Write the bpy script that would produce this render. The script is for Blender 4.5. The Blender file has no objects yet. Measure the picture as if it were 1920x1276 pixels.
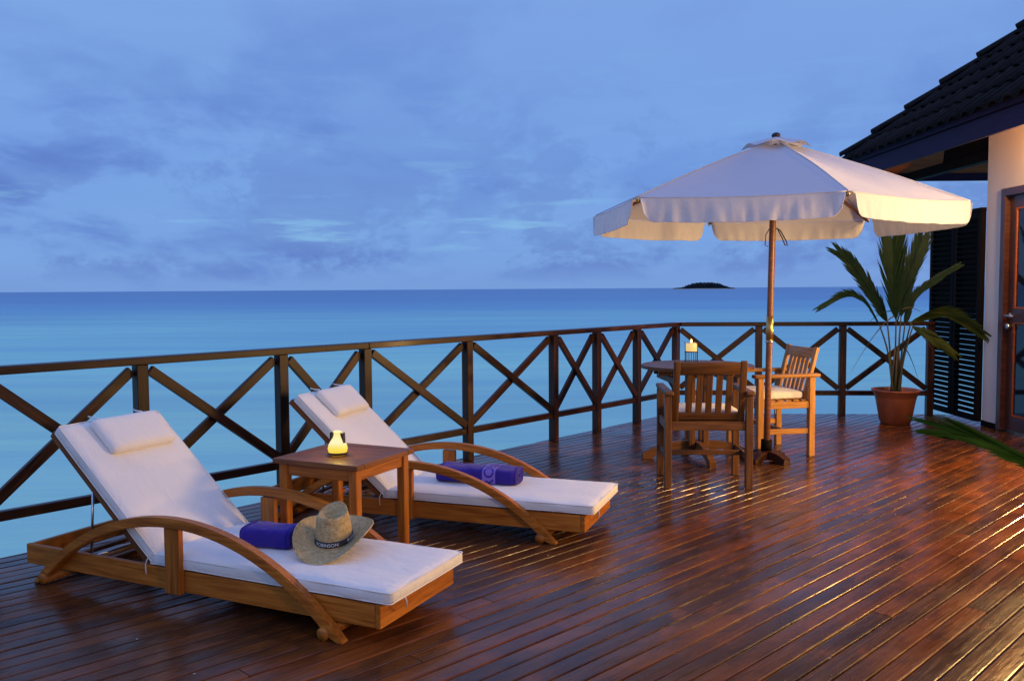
import bpy, bmesh, math, random
from math import sin, cos, pi, radians, atan, atan2, sqrt
from mathutils import Vector, Matrix, noise
random.seed(7)
S = bpy.context.scene
C = S.collection

# ------------------------------------------------------------------ camera
FPX, ROLL, EYE = 1640.0, 0.0065, 1.35
PITCH = atan((638 - 541.5) / FPX)
fw = Vector((0, cos(PITCH), -sin(PITCH))); r0 = Vector((1, 0, 0)); u0 = r0.cross(fw)
rt = cos(ROLL) * r0 - sin(ROLL) * u0; up_ = cos(ROLL) * u0 + sin(ROLL) * r0
cd = bpy.data.cameras.new('camera'); cam = bpy.data.objects.new('camera', cd); C.objects.link(cam)
M3 = Matrix((rt, up_, -fw)).transposed()
cam.matrix_world = Matrix.Translation((0, 0, EYE)) @ M3.to_4x4()
cd.sensor_width = 36; cd.lens = FPX / 1920 * 36; cd.clip_start = .05; cd.clip_end = 60000
S.camera = cam

# ------------------------------------------------------------------ sky, sun, exposure
S.view_settings.view_transform = 'Standard'; S.view_settings.look = 'None'
S.view_settings.exposure = 0.0; S.view_settings.gamma = 1.0; S.view_settings.use_curve_mapping = False
W = bpy.data.worlds.new('World'); S.world = W; W.use_nodes = True
NT = W.node_tree; NT.nodes.clear()
def N(nt, t, **k):
    n = nt.nodes.new(t)
    for a, b in k.items(): setattr(n, a, b)
    return n
def setv(nt, sock, v):
    if isinstance(v, bpy.types.NodeSocket): nt.links.new(v, sock)
    elif v is not None: sock.default_value = v
def MATH(nt, op, a, b=None, c=None, clamp=False):
    n = N(nt, 'ShaderNodeMath', operation=op, use_clamp=clamp)
    for i, v in enumerate((a, b, c)):
        if v is not None: setv(nt, n.inputs[i], v)
    return n.outputs[0]
def MIX(nt, f, a, b, mode='MIX'):
    n = N(nt, 'ShaderNodeMix', data_type='RGBA', blend_type=mode)
    setv(nt, n.inputs['Factor'], f); setv(nt, n.inputs['A'], a); setv(nt, n.inputs['B'], b)
    return n.outputs['Result']
def RAMP(nt, f, pts, interp='LINEAR'):
    n = N(nt, 'ShaderNodeValToRGB'); r = n.color_ramp; r.interpolation = interp
    while len(r.elements) < len(pts): r.elements.new(.5)
    for e, (p, c) in zip(r.elements, pts):
        e.position = p; e.color = c if len(c) == 4 else (*c, 1)
    setv(nt, n.inputs[0], f); return n.outputs[0]
def NOISE(nt, vec, scale, detail=3, rough=.5, dist=0.0):
    n = N(nt, 'ShaderNodeTexNoise'); setv(nt, n.inputs['Vector'], vec)
    n.inputs['Scale'].default_value = scale; n.inputs['Detail'].default_value = detail
    n.inputs['Roughness'].default_value = rough; n.inputs['Distortion'].default_value = dist
    return n.outputs[0]
def MAPPING(nt, vec, scale=(1, 1, 1), loc=(0, 0, 0), rot=(0, 0, 0)):
    n = N(nt, 'ShaderNodeMapping'); setv(nt, n.inputs['Vector'], vec)
    n.inputs['Scale'].default_value = scale; n.inputs['Location'].default_value = loc; n.inputs['Rotation'].default_value = rot
    return n.outputs[0]

SUN_EL, SUN_AZ = radians(4), radians(250)
sky = N(NT, 'ShaderNodeTexSky', sky_type='NISHITA', sun_disc=False, sun_elevation=SUN_EL, sun_rotation=SUN_AZ)
tc = N(NT, 'ShaderNodeTexCoord').outputs['Generated']
sp = N(NT, 'ShaderNodeSeparateXYZ'); NT.links.new(tc, sp.inputs[0])
el = MATH(NT, 'MAXIMUM', sp.outputs[2], 0.0)
den = MATH(NT, 'ADD', el, .19)
cx = MATH(NT, 'DIVIDE', sp.outputs[0], den); cy = MATH(NT, 'DIVIDE', sp.outputs[1], den)
cb = N(NT, 'ShaderNodeCombineXYZ'); NT.links.new(cx, cb.inputs[0]); NT.links.new(cy, cb.inputs[1])
cv = cb.outputs[0]
# radiance of the dusk overcast: paler near the horizon, brightest overhead
grad = RAMP(NT, el, [(0, (1.95, 3.6, 7.5)), (.04, (1.85, 3.75, 7.9)), (.14, (1.9, 3.75, 8.2)), (.30, (2.1, 3.8, 8.1)), (.55, (2.9, 4.4, 9.8)), (1, (3.5, 4.7, 10.4))])
n1 = NOISE(NT, MAPPING(NT, cv, (1.0, .55, 1), (3.1, 1.7, 0)), 1.9, 7, .56, .35)
m1 = RAMP(NT, n1, [(.46, (0, 0, 0)), (.66, (1, 1, 1))], 'EASE')
lowm = RAMP(NT, el, [(0, (.15,) * 3), (.03, (.75,) * 3), (.10, (1,) * 3), (.2, (.55,) * 3), (.34, (.32,) * 3), (1, (.3,) * 3)])
leftm = RAMP(NT, MATH(NT, 'MULTIPLY_ADD', sp.outputs[0], .5, .5), [(.2, (1,) * 3), (.36, (1,) * 3), (.50, (.5,) * 3), (.62, (.3,) * 3), (.8, (.7,) * 3)])
cm = MATH(NT, 'MULTIPLY', MATH(NT, 'MULTIPLY', m1, lowm), leftm)
col = MIX(NT, MATH(NT, 'MULTIPLY', cm, .95), grad, (.95, 1.95, 6.2, 1))
# low cloud bank, clumpy, near the horizon
pv = MAPPING(NT, tc, (1, 1, 1.7), (.75, .1, .3))
n2 = NOISE(NT, pv, 6.0, 10, .66, .15)
m2 = RAMP(NT, n2, [(.46, (0, 0, 0)), (.55, (1, 1, 1))], 'EASE')
band = RAMP(NT, el, [(.006, (0, 0, 0)), (.03, (1, 1, 1)), (.075, (.85,) * 3), (.13, (.55,) * 3), (.2, (.2,) * 3), (.27, (0,) * 3)])
col = MIX(NT, MATH(NT, 'MULTIPLY', MATH(NT, 'MULTIPLY', m2, band), .78), col, (1.15, 2.2, 6.1, 1))
# thin bright openings
n3 = NOISE(NT, MAPPING(NT, tc, (1, 1, 9), (5.3, 2.2, 1.1)), 6.0, 5, .6)
m3 = RAMP(NT, n3, [(.56, (0, 0, 0)), (.66, (1, 1, 1))])
b3 = RAMP(NT, el, [(.03, (0,) * 3), (.06, (1,) * 3), (.09, (.6,) * 3), (.16, (.15,) * 3), (.3, (0,) * 3)])
col = MIX(NT, MATH(NT, 'MULTIPLY', MATH(NT, 'MULTIPLY', m3, b3), .8), col, (2.6, 5.6, 8.6, 1))
n4 = NOISE(NT, MAPPING(NT, tc, (1, 1, 5), (1.3, .2, .1)), 3.2, 4, .5)
col = MIX(NT, MATH(NT, 'MULTIPLY', RAMP(NT, n4, [(.42, (0,) * 3), (.7, (1,) * 3)]), .30), col, (2.3, 4.6, 8.6, 1))
col = MIX(NT, .93, sky.outputs[0], col)
bg = N(NT, 'ShaderNodeBackground'); NT.links.new(col, bg.inputs[0]); bg.inputs[1].default_value = .10
wo = N(NT, 'ShaderNodeOutputWorld'); NT.links.new(bg.outputs[0], wo.inputs[0])
sd = bpy.data.lights.new('sun', 'SUN'); so = bpy.data.objects.new('sun', sd); C.objects.link(so)
sd.energy = .06; sd.angle = radians(40); sd.color = (1, .93, .88)
so.rotation_euler = (radians(90) - SUN_EL - radians(30), 0, pi - SUN_AZ)

# ------------------------------------------------------------------ materials
def mat(name, color=(.5, .5, .5), rough=.5, metal=0.0, spec=.5, **k):
    m = bpy.data.materials.new(name); m.use_nodes = True; nt = m.node_tree
    b = nt.nodes['Principled BSDF']
    b.inputs['Base Color'].default_value = (*color, 1); b.inputs['Roughness'].default_value = rough
    b.inputs['Metallic'].default_value = metal; b.inputs['Specular IOR Level'].default_value = spec
    for a, v in k.items(): b.inputs[a.replace('_', ' ')].default_value = v
    return m, nt, b
def bump(nt, b, h, strength=.3, dist=.002):
    n = N(nt, 'ShaderNodeBump'); n.inputs['Strength'].default_value = strength; n.inputs['Distance'].default_value = dist
    setv(nt, n.inputs['Height'], h); nt.links.new(n.outputs[0], b.inputs['Normal'])
def objc(nt, rnd=True):
    t = N(nt, 'ShaderNodeTexCoord').outputs['Object']
    if not rnd: return t, None
    oi = N(nt, 'ShaderNodeObjectInfo').outputs['Random']
    off = MATH(nt, 'MULTIPLY', oi, 37.0)
    cbn = N(nt, 'ShaderNodeCombineXYZ')
    for i in range(3): nt.links.new(off, cbn.inputs[i])
    va = N(nt, 'ShaderNodeVectorMath', operation='ADD'); nt.links.new(t, va.inputs[0]); nt.links.new(cbn.outputs[0], va.inputs[1])
    return va.outputs[0], oi

def wood(name, dark, mid, light, rough=.4, grain=(1.6, 26, 26), var=.35, bumpy=.25, coat=0.0, spec=.5):
    m, nt, b = mat(name, mid, rough, spec=spec)
    v, oi = objc(nt)
    g = NOISE(nt, MAPPING(nt, v, grain), 2.4, 6, .6, .6)
    c = RAMP(nt, g, [(.3, dark), (.5, mid), (.72, light)])
    blot = NOISE(nt, MAPPING(nt, v, (1.2, 5, 5)), 2.0, 3, .5)
    c = MIX(nt, MATH(nt, 'MULTIPLY', RAMP(nt, blot, [(.4, (0,) * 3), (.75, (1,) * 3)]), .45), c, (*dark, 1))
    bc = N(nt, 'ShaderNodeBrightContrast'); nt.links.new(c, bc.inputs[0])
    hs = N(nt, 'ShaderNodeHueSaturation'); nt.links.new(c, hs.inputs['Color'])
    nt.links.new(MATH(nt, 'MULTIPLY_ADD', oi, var, 1 - var / 2), hs.inputs['Value'])
    nt.links.new(hs.outputs[0], b.inputs['Base Color'])
    nt.links.new(MATH(nt, 'MULTIPLY_ADD', g, .3, rough - .15), b.inputs['Roughness'])
    b.inputs['Coat Weight'].default_value = coat; b.inputs['Coat Roughness'].default_value = .15
    bump(nt, b, g, bumpy, .0012)
    return m
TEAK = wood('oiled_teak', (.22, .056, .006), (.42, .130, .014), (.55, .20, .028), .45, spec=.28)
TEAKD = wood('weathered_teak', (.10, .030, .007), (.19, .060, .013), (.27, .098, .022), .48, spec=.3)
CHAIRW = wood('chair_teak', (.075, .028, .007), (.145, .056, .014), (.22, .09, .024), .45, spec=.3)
RAILW = wood('rail_hardwood', (.010, .0032, .0022), (.030, .0085, .0045), (.085, .026, .012), .42, coat=.04, var=.6, spec=.28)
DARKW = wood('dark_stained_timber', (.004, .0025, .0025), (.007, .0045, .0042), (.012, .0075, .0065), .7)
DARKW.node_tree.nodes['Principled BSDF'].inputs['Specular IOR Level'].default_value = .06
FASCW = wood('painted_fascia_timber', (.016, .009, .03), (.024, .013, .042), (.03, .018, .055), .7, spec=.15)
SOFW = wood('soffit_boards', (.22, .055, .018), (.36, .09, .028), (.46, .13, .045), .7, spec=.2)
DOORW = wood('door_hardwood', (.035, .011, .007), (.07, .022, .012), (.12, .04, .02), .35, coat=.2)
POLEW = wood('pole_hardwood', (.12, .04, .02), (.20, .075, .035), (.30, .12, .06), .38)

def deckmat():
    m, nt, b = mat('wet_merbau_deck', (.1, .03, .015), .25)
    v, oi = objc(nt)
    g = NOISE(nt, MAPPING(nt, v, (1.2, 30, 30)), 2.2, 6, .62, .7)
    c = RAMP(nt, g, [(.28, (.038, .010, .004)), (.5, (.115, .036, .008)), (.75, (.21, .072, .015))])
    tone = RAMP(nt, oi, [(0, (.030, .014, .010)), (.25, (.13, .034, .010)), (.45, (.06, .026, .012)), (.65, (.165, .046, .010)), (.82, (.04, .018, .011)), (1, (.12, .048, .015))], 'CONSTANT')
    c = MIX(nt, .5, c, tone)
    p = NOISE(nt, MAPPING(nt, v, (1.7, 3.0, 3)), 1.6, 4, .6, .5)
    c = MIX(nt, RAMP(nt, p, [(.36, (.6,) * 3), (.54, (0,) * 3)]), c, (.018, .008, .007, 1))
    c = MIX(nt, RAMP(nt, p, [(.56, (0,) * 3), (.72, (.8,) * 3)]), c, (.21, .058, .013, 1))
    nt.links.new(c, b.inputs['Base Color'])
    tco = N(nt, 'ShaderNodeTexCoord').outputs['Object']
    geo = N(nt, 'ShaderNodeNewGeometry').outputs['Position']
    wet = NOISE(nt, MAPPING(nt, geo, (1, 1, 1)), 1.3, 4, .6)
    r = MATH(nt, 'MULTIPLY_ADD', RAMP(nt, wet, [(.35, (0,) * 3), (.65, (1,) * 3)]), .16, .16)
    r = MATH(nt, 'MULTIPLY_ADD', MATH(nt, 'SUBTRACT', g, .5), .35, r)
    nt.links.new(r, b.inputs['Roughness'])
    b.inputs['Specular IOR Level'].default_value = .23
    b.inputs['Coat Weight'].default_value = .06; b.inputs['Coat Roughness'].default_value = .10
    ripple = NOISE(nt, MAPPING(nt, v, (3.5, 9, 9)), 2.6, 4, .6)
    bump(nt, b, MATH(nt, 'MULTIPLY_ADD', g, .5, ripple), .35, .004)
    return m
DECK = deckmat()

def fabric(name, color, rough=.85, scale=420, trans=0.0, sheen=.2, wrinkle=.6):
    m, nt, b = mat(name, color, rough, spec=.2)
    v, oi = objc(nt)
    w = NOISE(nt, v, scale, 2, .5); big = NOISE(nt, v, 9, 4, .55)
    c = MIX(nt, MATH(nt, 'MULTIPLY', big, .22), (*color, 1), tuple(x * .78 for x in color) + (1,))
    nt.links.new(c, b.inputs['Base Color'])
    b.inputs['Sheen Weight'].default_value = sheen
    wr = NOISE(nt, MAPPING(nt, v, (5, 11, 8)), 1.6, 4, .6, .4)
    h = MATH(nt, 'MULTIPLY_ADD', w, .05, wr)
    bump(nt, b, h, wrinkle, .012)
    if trans:
        tl = N(nt, 'ShaderNodeBsdfTranslucent'); nt.links.new(c, tl.inputs[0])
        mx = N(nt, 'ShaderNodeMixShader'); mx.inputs[0].default_value = trans
        out = nt.nodes['Material Output']
        nt.links.new(b.outputs[0], mx.inputs[1]); nt.links.new(tl.outputs[0], mx.inputs[2]); nt.links.new(mx.outputs[0], out.inputs[0])
    return m
CREAM = fabric('cream_canvas', (.80, .76, .70))
CANOPY = fabric('umbrella_canvas', (.62, .61, .66), .8, 300, .10, wrinkle=.35)
TOWEL = fabric('violet_terry', (.034, .018, .24), .95, 600, sheen=.12, wrinkle=.5)
TOWELL = fabric('lilac_woven_band', (.20, .14, .55), .9, 500, sheen=.1)
CORD = fabric('white_cord', (.7, .68, .64), .8, 300)
DCORD = mat('dark_cord', (.02, .018, .025), .7)[0]
def simple(name, col, rough, **k): return mat(name, col, rough, **k)[0]
METAL = simple('brushed_steel', (.62, .62, .63), .28, metal=1.0)
BRASS = simple('worn_brass', (.55, .40, .16), .35, metal=1.0)
BLACK = simple('black_iron', (.012, .012, .014), .45)
BAND = simple('black_ribbon', (.012, .011, .013), .6)
PRINT = simple('white_print', (.75, .75, .75), .7)
WAX = mat('candle_wax', (.85, .74, .5), .5, Subsurface_Weight=.4)[0]

def strawm():
    m, nt, b = mat('braided_straw', (.36, .25, .10), .75, spec=.3)
    t = N(nt, 'ShaderNodeTexCoord').outputs['Object']
    s = N(nt, 'ShaderNodeSeparateXYZ'); nt.links.new(t, s.inputs[0])
    rad = MATH(nt, 'SQRT', MATH(nt, 'ADD', MATH(nt, 'POWER', s.outputs[0], 2.0), MATH(nt, 'POWER', s.outputs[1], 2.0)))
    ang = MATH(nt, 'ARCTAN2', s.outputs[1], s.outputs[0])
    dd = MATH(nt, 'ADD', rad, MATH(nt, 'MULTIPLY', s.outputs[2], 1.4))
    ring = MATH(nt, 'SINE', MATH(nt, 'MULTIPLY', dd, 2 * pi / .0085))
    wv = MATH(nt, 'SINE', MATH(nt, 'ADD', MATH(nt, 'MULTIPLY', ang, 120.0), MATH(nt, 'MULTIPLY', dd, 900.0)))
    h = MATH(nt, 'ADD', ring, MATH(nt, 'MULTIPLY', wv, .5))
    n = NOISE(nt, t, 60, 3, .6)
    c = RAMP(nt, MATH(nt, 'MULTIPLY_ADD', h, .16, n), [(.15, (.26, .16, .06)), (.45, (.52, .36, .155)), (.8, (.70, .54, .28))])
    nt.links.new(c, b.inputs['Base Color']); bump(nt, b, h, .6, .0016)
    return m
STRAW = strawm()
def plaster():
    m, nt, b = mat('cream_render_wall', (.70, .62, .52), .85, spec=.2)
    g = N(nt, 'ShaderNodeNewGeometry').outputs['Position']
    n = NOISE(nt, g, 2.0, 5, .6); f = NOISE(nt, g, 70, 3, .6)
    nt.links.new(MIX(nt, MATH(nt, 'MULTIPLY', n, .4), (.72, .64, .55, 1), (.55, .48, .42, 1)), b.inputs['Base Color'])
    bump(nt, b, f, .25, .003); return m
PLASTER = plaster()
def terracotta():
    m, nt, b = mat('terracotta_plastic', (.38, .10, .035), .5)
    v, oi = objc(nt); n = NOISE(nt, MAPPING(nt, v, (1, 1, .4)), 9, 5, .6)
    nt.links.new(RAMP(nt, n, [(.3, (.28, .065, .022)), (.7, (.44, .125, .045))]), b.inputs['Base Color']); bump(nt, b, n, .1); return m
POT = terracotta()
SOIL = simple('potting_soil', (.03, .02, .012), .95)
def tilem():
    m, nt, b = mat('dark_roof_tile', (.035, .028, .035), .75, spec=.1)
    v, oi = objc(nt); n = NOISE(nt, v, 14, 5, .65)
    c = RAMP(nt, n, [(.3, (.005, .0035, .004)), (.7, (.017, .011, .010))])
    hs = N(nt, 'ShaderNodeHueSaturation'); nt.links.new(c, hs.inputs['Color']); nt.links.new(MATH(nt, 'MULTIPLY_ADD', oi, .7, .65), hs.inputs['Value'])
    nt.links.new(hs.outputs[0], b.inputs['Base Color']); bump(nt, b, n, .4, .004); return m
TILE = tilem()
def leafm(name, a, c2, trans=.3):
    m, nt, b = mat(name, a, .55, spec=.22)
    v, oi = objc(nt); n = NOISE(nt, v, 7, 4, .6)
    c = RAMP(nt, n, [(.3, a), (.7, c2)]); nt.links.new(c, b.inputs['Base Color'])
    tl = N(nt, 'ShaderNodeBsdfTranslucent'); nt.links.new(c, tl.inputs[0])
    mx = N(nt, 'ShaderNodeMixShader'); mx.inputs[0].default_value = trans; out = nt.nodes['Material Output']
    nt.links.new(b.outputs[0], mx.inputs[1]); nt.links.new(tl.outputs[0], mx.inputs[2]); nt.links.new(mx.outputs[0], out.inputs[0])
    return m
LEAF = leafm('palm_leaf_green', (.007, .028, .011), (.017, .050, .015), .25)
NEARL = leafm('near_leaf_green', (.016, .045, .006), (.034, .075, .010), .35)  # separate green for the frond closest to the camera
NEARL.node_tree.nodes['Principled BSDF'].inputs['Specular IOR Level'].default_value = .0
LEAFY = leafm('palm_leaf_lamplit', (.035, .065, .010), (.09, .11, .018))  # yellow-green of lamplight painted into the low fronds' leaf colour
STEM = leafm('palm_stalk', (.07, .08, .03), (.13, .10, .045), .05)
DRYL = leafm('dry_leaf', (.10, .06, .03), (.17, .11, .06), .1)
GLASSD = mat('dark_door_glass', (.006, .010, .018), .06, spec=.6)[0]

def emis(name, col, strength, base=(.8, .7, .4)):
    m, nt, b = mat(name, base, .4)
    b.inputs['Emission Color'].default_value = (*col, 1); b.inputs['Emission Strength'].default_value = strength
    return m, nt, b
LAMPG, nt_, b_ = emis('lit_amber_glass', (1, .74, .12), .92, (.12, .07, .01))
v_ = N(nt_, 'ShaderNodeTexCoord').outputs['Object']; s_ = N(nt_, 'ShaderNodeSeparateXYZ'); nt_.links.new(v_, s_.inputs[0])
flame = RAMP(nt_, MATH(nt_, 'MULTIPLY', s_.outputs[2], 9.0), [(0, (1, .62, .04)), (.35, (1, .80, .12)), (.6, (1, .93, .55)), (1, (1, .85, .3))])
nt_.links.new(flame, b_.inputs['Emission Color'])
GLOW = emis('lantern_diffuser', (1, .62, .28), 6.0)[0]
CANDLE = emis('lit_candle_shade', (1, .66, .22), .75, (.45, .36, .2))[0]
FLAME = emis('candle_flame', (1, .6, .2), 8.0)[0]

# ------------------------------------------------------------------ builders
def link(name, me, m, parent=None, mw=None):
    o = bpy.data.objects.new(name, me); C.objects.link(o)
    if m is not None and not me.materials: me.materials.append(m)
    if parent is not None: o.parent = parent
    if mw is not None: o.matrix_basis = mw
    return o
def thing(name, label, cat, loc=(0, 0, 0), rz=0, group=None):
    o = bpy.data.objects.new(name, None); C.objects.link(o); o.empty_display_size = .1
    o.location = loc; o.rotation_euler = (0, 0, rz); o['label'] = label; o['category'] = cat
    if group: o['group'] = group
    return o
def tag(o, label=None, cat=None, group=None, kind=None):
    for k, v in (('label', label), ('category', cat), ('group', group), ('kind', kind)):
        if v: o[k] = v
    return o
def fin(bm, name, m, parent=None, smooth=False, mw=None):
    me = bpy.data.meshes.new(name); bm.to_mesh(me); bm.free()
    if smooth:
        for p in me.polygons: p.use_smooth = True
    return link(name, me, m, parent, mw)
def from_data(name, V, F, m, parent=None, smooth=False, mw=None):
    me = bpy.data.meshes.new(name); me.from_pydata([tuple(v) for v in V], [], F); me.update()
    if smooth:
        for p in me.polygons: p.use_smooth = True
    return link(name, me, m, parent, mw)
_cache = {}
def boxmesh(L, w, h, bev, m, seg=1):
    key = (round(L, 4), round(w, 4), round(h, 4), round(bev, 4), m.name, seg)
    if key in _cache: return _cache[key]
    bm = bmesh.new(); bmesh.ops.create_cube(bm, size=1)
    for v in bm.verts: v.co = Vector((v.co.x * L, v.co.y * w, v.co.z * h))
    if bev > 0: bmesh.ops.bevel(bm, geom=bm.edges[:], offset=min(bev, w * .45, h * .45, L * .45), segments=seg, affect='EDGES', profile=.5)
    me = bpy.data.meshes.new('box'); bm.to_mesh(me); bm.free(); me.materials.append(m)
    if seg > 1:
        for p in me.polygons: p.use_smooth = True
    _cache[key] = me; return me
def bar(name, parent, p0, p1, w, h, m, up=(0, 0, 1), bev=.003, seg=1):
    """beam from p0 to p1 (parent space); h along 'up', w sideways; local X runs along the length"""
    p0, p1, up = Vector(p0), Vector(p1), Vector(up)
    d = p1 - p0; L = d.length; x = d.normalized()
    y = up.cross(x)
    if y.length < 1e-5: y = Vector((0, 1, 0)).cross(x)
    y.normalize(); z = x.cross(y)
    me = boxmesh(L, w, h, bev, m, seg); me.name = name
    mw = Matrix((x, y, z)).transposed().to_4x4(); mw.translation = (p0 + p1) / 2
    return link(name, me, None, parent, mw)
def tube(name, parent, pts, rad, m, n=10, caps=True, smooth=True, obj=True, bm=None, closed=False):
    own = bm is None
    if own: bm = bmesh.new()
    pts = [Vector(p) for p in pts]; rings = []
    rf = rad if callable(rad) else (lambda t: rad)
    prev = None
    for i, p in enumerate(pts):
        a = pts[max(0, i - 1)]; b = pts[min(len(pts) - 1, i + 1)]
        if closed: a = pts[i - 1]; b = pts[(i + 1) % len(pts)]
        t = (b - a).normalized()
        if prev is None:
            q = t.orthogonal().normalized()
        else:
            q = (prev - t * prev.dot(t)); q = q.normalized() if q.length > 1e-6 else t.orthogonal().normalized()
        prev = q; r2 = t.cross(q); r = rf(i / max(1, len(pts) - 1))
        rings.append([bm.verts.new(p + (q * cos(2 * pi * k / n) + r2 * sin(2 * pi * k / n)) * r) for k in range(n)])
    for i in range(len(rings) - (0 if closed else 1)):
        A, B = rings[i], rings[(i + 1) % len(rings)]
        for k in range(n): bm.faces.new((A[k], A[(k + 1) % n], B[(k + 1) % n], B[k]))
    if caps and not closed:
        bm.faces.new(rings[0][::-1]); bm.faces.new(rings[-1])
    if not own: return bm
    return fin(bm, name, m, parent, smooth)
def lathe(name, parent, prof, m, n=32, loc=(0, 0, 0), smooth=True, closed=False):
    V, F = [], []
    for r, z in prof:
        for k in range(n):
            a = 2 * pi * k / n; V.append((r * cos(a), r * sin(a), z))
    for i in range(len(prof) - 1):
        for k in range(n):
            a, b = i * n + k, i * n + (k + 1) % n
            F.append((a, b, b + n, a + n))
    o = from_data(name, V, F, m, parent, smooth); o.location = loc; return o
def bezier(p0, p1, p2, n=12):
    p0, p1, p2 = Vector(p0), Vector(p1), Vector(p2)
    return [(1 - t) ** 2 * p0 + 2 * t * (1 - t) * p1 + t * t * p2 for t in [i / n for i in range(n + 1)]]
def cushion(name, parent, L, w, h, m, mw, puff=.012, r=.018, nx=26, ny=14, crown=0.0):
    """soft box cushion, local X length, top at +h/2, with a rounded edge and slight sag"""
    bm = bmesh.new(); bmesh.ops.create_cube(bm, size=1)
    for v in bm.verts: v.co = Vector((v.co.x * L, v.co.y * w, v.co.z * h))
    ex = [e for e in bm.edges if abs((e.verts[0].co - e.verts[1].co).x) > 1e-4]
    bmesh.ops.subdivide_edges(bm, edges=ex, cuts=nx, use_grid_fill=True)
    ey = [e for e in bm.edges if abs((e.verts[0].co - e.verts[1].co).y) > 1e-4 and abs((e.verts[0].co - e.verts[1].co).x) < 1e-5]
    bmesh.ops.subdivide_edges(bm, edges=ey, cuts=ny, use_grid_fill=True)
    ez = [e for e in bm.edges if abs((e.verts[0].co - e.verts[1].co).z) > 1e-4]
    bmesh.ops.subdivide_edges(bm, edges=ez, cuts=4, use_grid_fill=True)
    for v in bm.verts:
        c = v.co.copy()
        hx, hy, hz = L / 2 - r, w / 2 - r, h / 2 - r
        inner = Vector((max(-hx, min(hx, c.x)), max(-hy, min(hy, c.y)), max(-hz, min(hz, c.z))))
        d = c - inner
        if d.length > 1e-6:
            k = max(abs(d.x), abs(d.y), abs(d.z)); c = inner + d.normalized() * k if d.length > 0 else c
        e = max(0, 1 - (2 * c.x / L) ** 4) * max(0, 1 - (2 * c.y / w) ** 4)
        if c.z > 0: c.z += crown * e
        nn = noise.noise(Vector((c.x * 5, c.y * 7, c.z * 9)) + Vector((L * 9, w, 3))) + .5 * noise.noise(Vector((c.x * 14, c.y * 19, c.z * 9)))
        c.z += puff * nn * (.5 if c.z > 0 else .2); c.y += puff * .6 * noise.noise(Vector((c.x * 8, 3, c.z * 4))) * (abs(c.y) > w / 2 - .02)
        c.x += puff * .6 * noise.noise(Vector((3, c.y * 9, c.z * 4))) * (abs(c.x) > L / 2 - .02)
        v.co = c
    return fin(bm, name, m, parent, True, mw)
def frame(p, x, y):
    """matrix from origin and two axes"""
    x = Vector(x).normalized(); z = x.cross(Vector(y)).normalized(); y = z.cross(x)
    mw = Matrix((x, y, z)).transposed().to_4x4(); mw.translation = Vector(p); return mw
def text_mesh(s, size, font=None, extrude=.0004):
    cu = bpy.data.curves.new('lettering', 'FONT'); cu.body = s; cu.size = size; cu.extrude = extrude; cu.align_x = 'CENTER'; cu.align_y = 'CENTER'
    cu.resolution_u = 3
    o = bpy.data.objects.new('lettering', cu); C.objects.link(o)
    dg = bpy.context.evaluated_depsgraph_get(); me = bpy.data.meshes.new_from_object(o.evaluated_get(dg))
    bpy.data.objects.remove(o); me.materials.clear(); return me
def copy_tree(o, parent=None):
    c = o.copy(); C.objects.link(c); c.parent = parent
    for ch in list(o.children): copy_tree(ch, c)
    return c

# ------------------------------------------------------------------ sea
def sea():
    m, nt, b = mat('lagoon_water', (.1, .4, .6), .32, spec=.22, IOR=1.33)
    g = N(nt, 'ShaderNodeNewGeometry').outputs['Position']
    s = N(nt, 'ShaderNodeSeparateXYZ'); nt.links.new(g, s.inputs[0])
    n = NOISE(nt, MAPPING(nt, g, (.006, .012, 1)), 1.0, 5, .6)
    n2 = NOISE(nt, MAPPING(nt, g, (.02, .09, 1)), 1.0, 5, .6)
    d = MATH(nt, 'ADD', s.outputs[1], MATH(nt, 'MULTIPLY', MATH(nt, 'SUBTRACT', n, .5), 190.0))
    d = MATH(nt, 'ADD', d, MATH(nt, 'MULTIPLY', MATH(nt, 'SUBTRACT', n2, .5), 40.0))
    f = MATH(nt, 'DIVIDE', d, 600.0)
    c = RAMP(nt, f, [(0, (.62, 1.0, .63)), (.045, (.56, 1.0, .64)), (.10, (.38, .84, .64)), (.20, (.16, .44, .56)), (.4, (.11, .30, .47)), (1, (.09, .25, .43))])
    st = NOISE(nt, MAPPING(nt, g, (.03, .30, 1)), 1.0, 7, .7, .3)
    c = MIX(nt, MATH(nt, 'MULTIPLY', RAMP(nt, st, [(.4, (0,) * 3), (.68, (1,) * 3)]), .28), c, (.10, .34, .66, 1))
    st2 = NOISE(nt, MAPPING(nt, g, (.004, .03, 1)), 1.0, 5, .6)
    c = MIX(nt, MATH(nt, 'MULTIPLY', RAMP(nt, st2, [(.5, (0,) * 3), (.68, (1,) * 3)]), .25), c, (.04, .13, .36, 1))
    nt.links.new(c, b.inputs['Base Color'])
    st3 = NOISE(nt, MAPPING(nt, g, (.12, .9, 1)), 1.0, 6, .7)
    c = MIX(nt, MATH(nt, 'MULTIPLY', RAMP(nt, st3, [(.45, (0,) * 3), (.7, (1,) * 3)]), .22), c, (.12, .42, .62, 1))
    nt.links.new(c, b.inputs['Base Color'])
    nb = NOISE(nt, MAPPING(nt, g, (.35, 1.1, 1)), 1.0, 4, .6)
    bump(nt, b, nb, .25, .3)
    R = 30000
    xs = [-R, -4000, -600, -120, 0, 120, 600, 4000, R]; ys = [-2000, -60, 0, 60, 300, 1500, 6000, 30000]
    V = [(x, y, -1.6) for y in ys for x in xs]; k = len(xs)
    F = [(j * k + i, j * k + i + 1, (j + 1) * k + i + 1, (j + 1) * k + i) for j in range(len(ys) - 1) for i in range(k - 1)]
    tag(from_data('sea', V, F, m), kind='structure')
sea()

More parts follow.
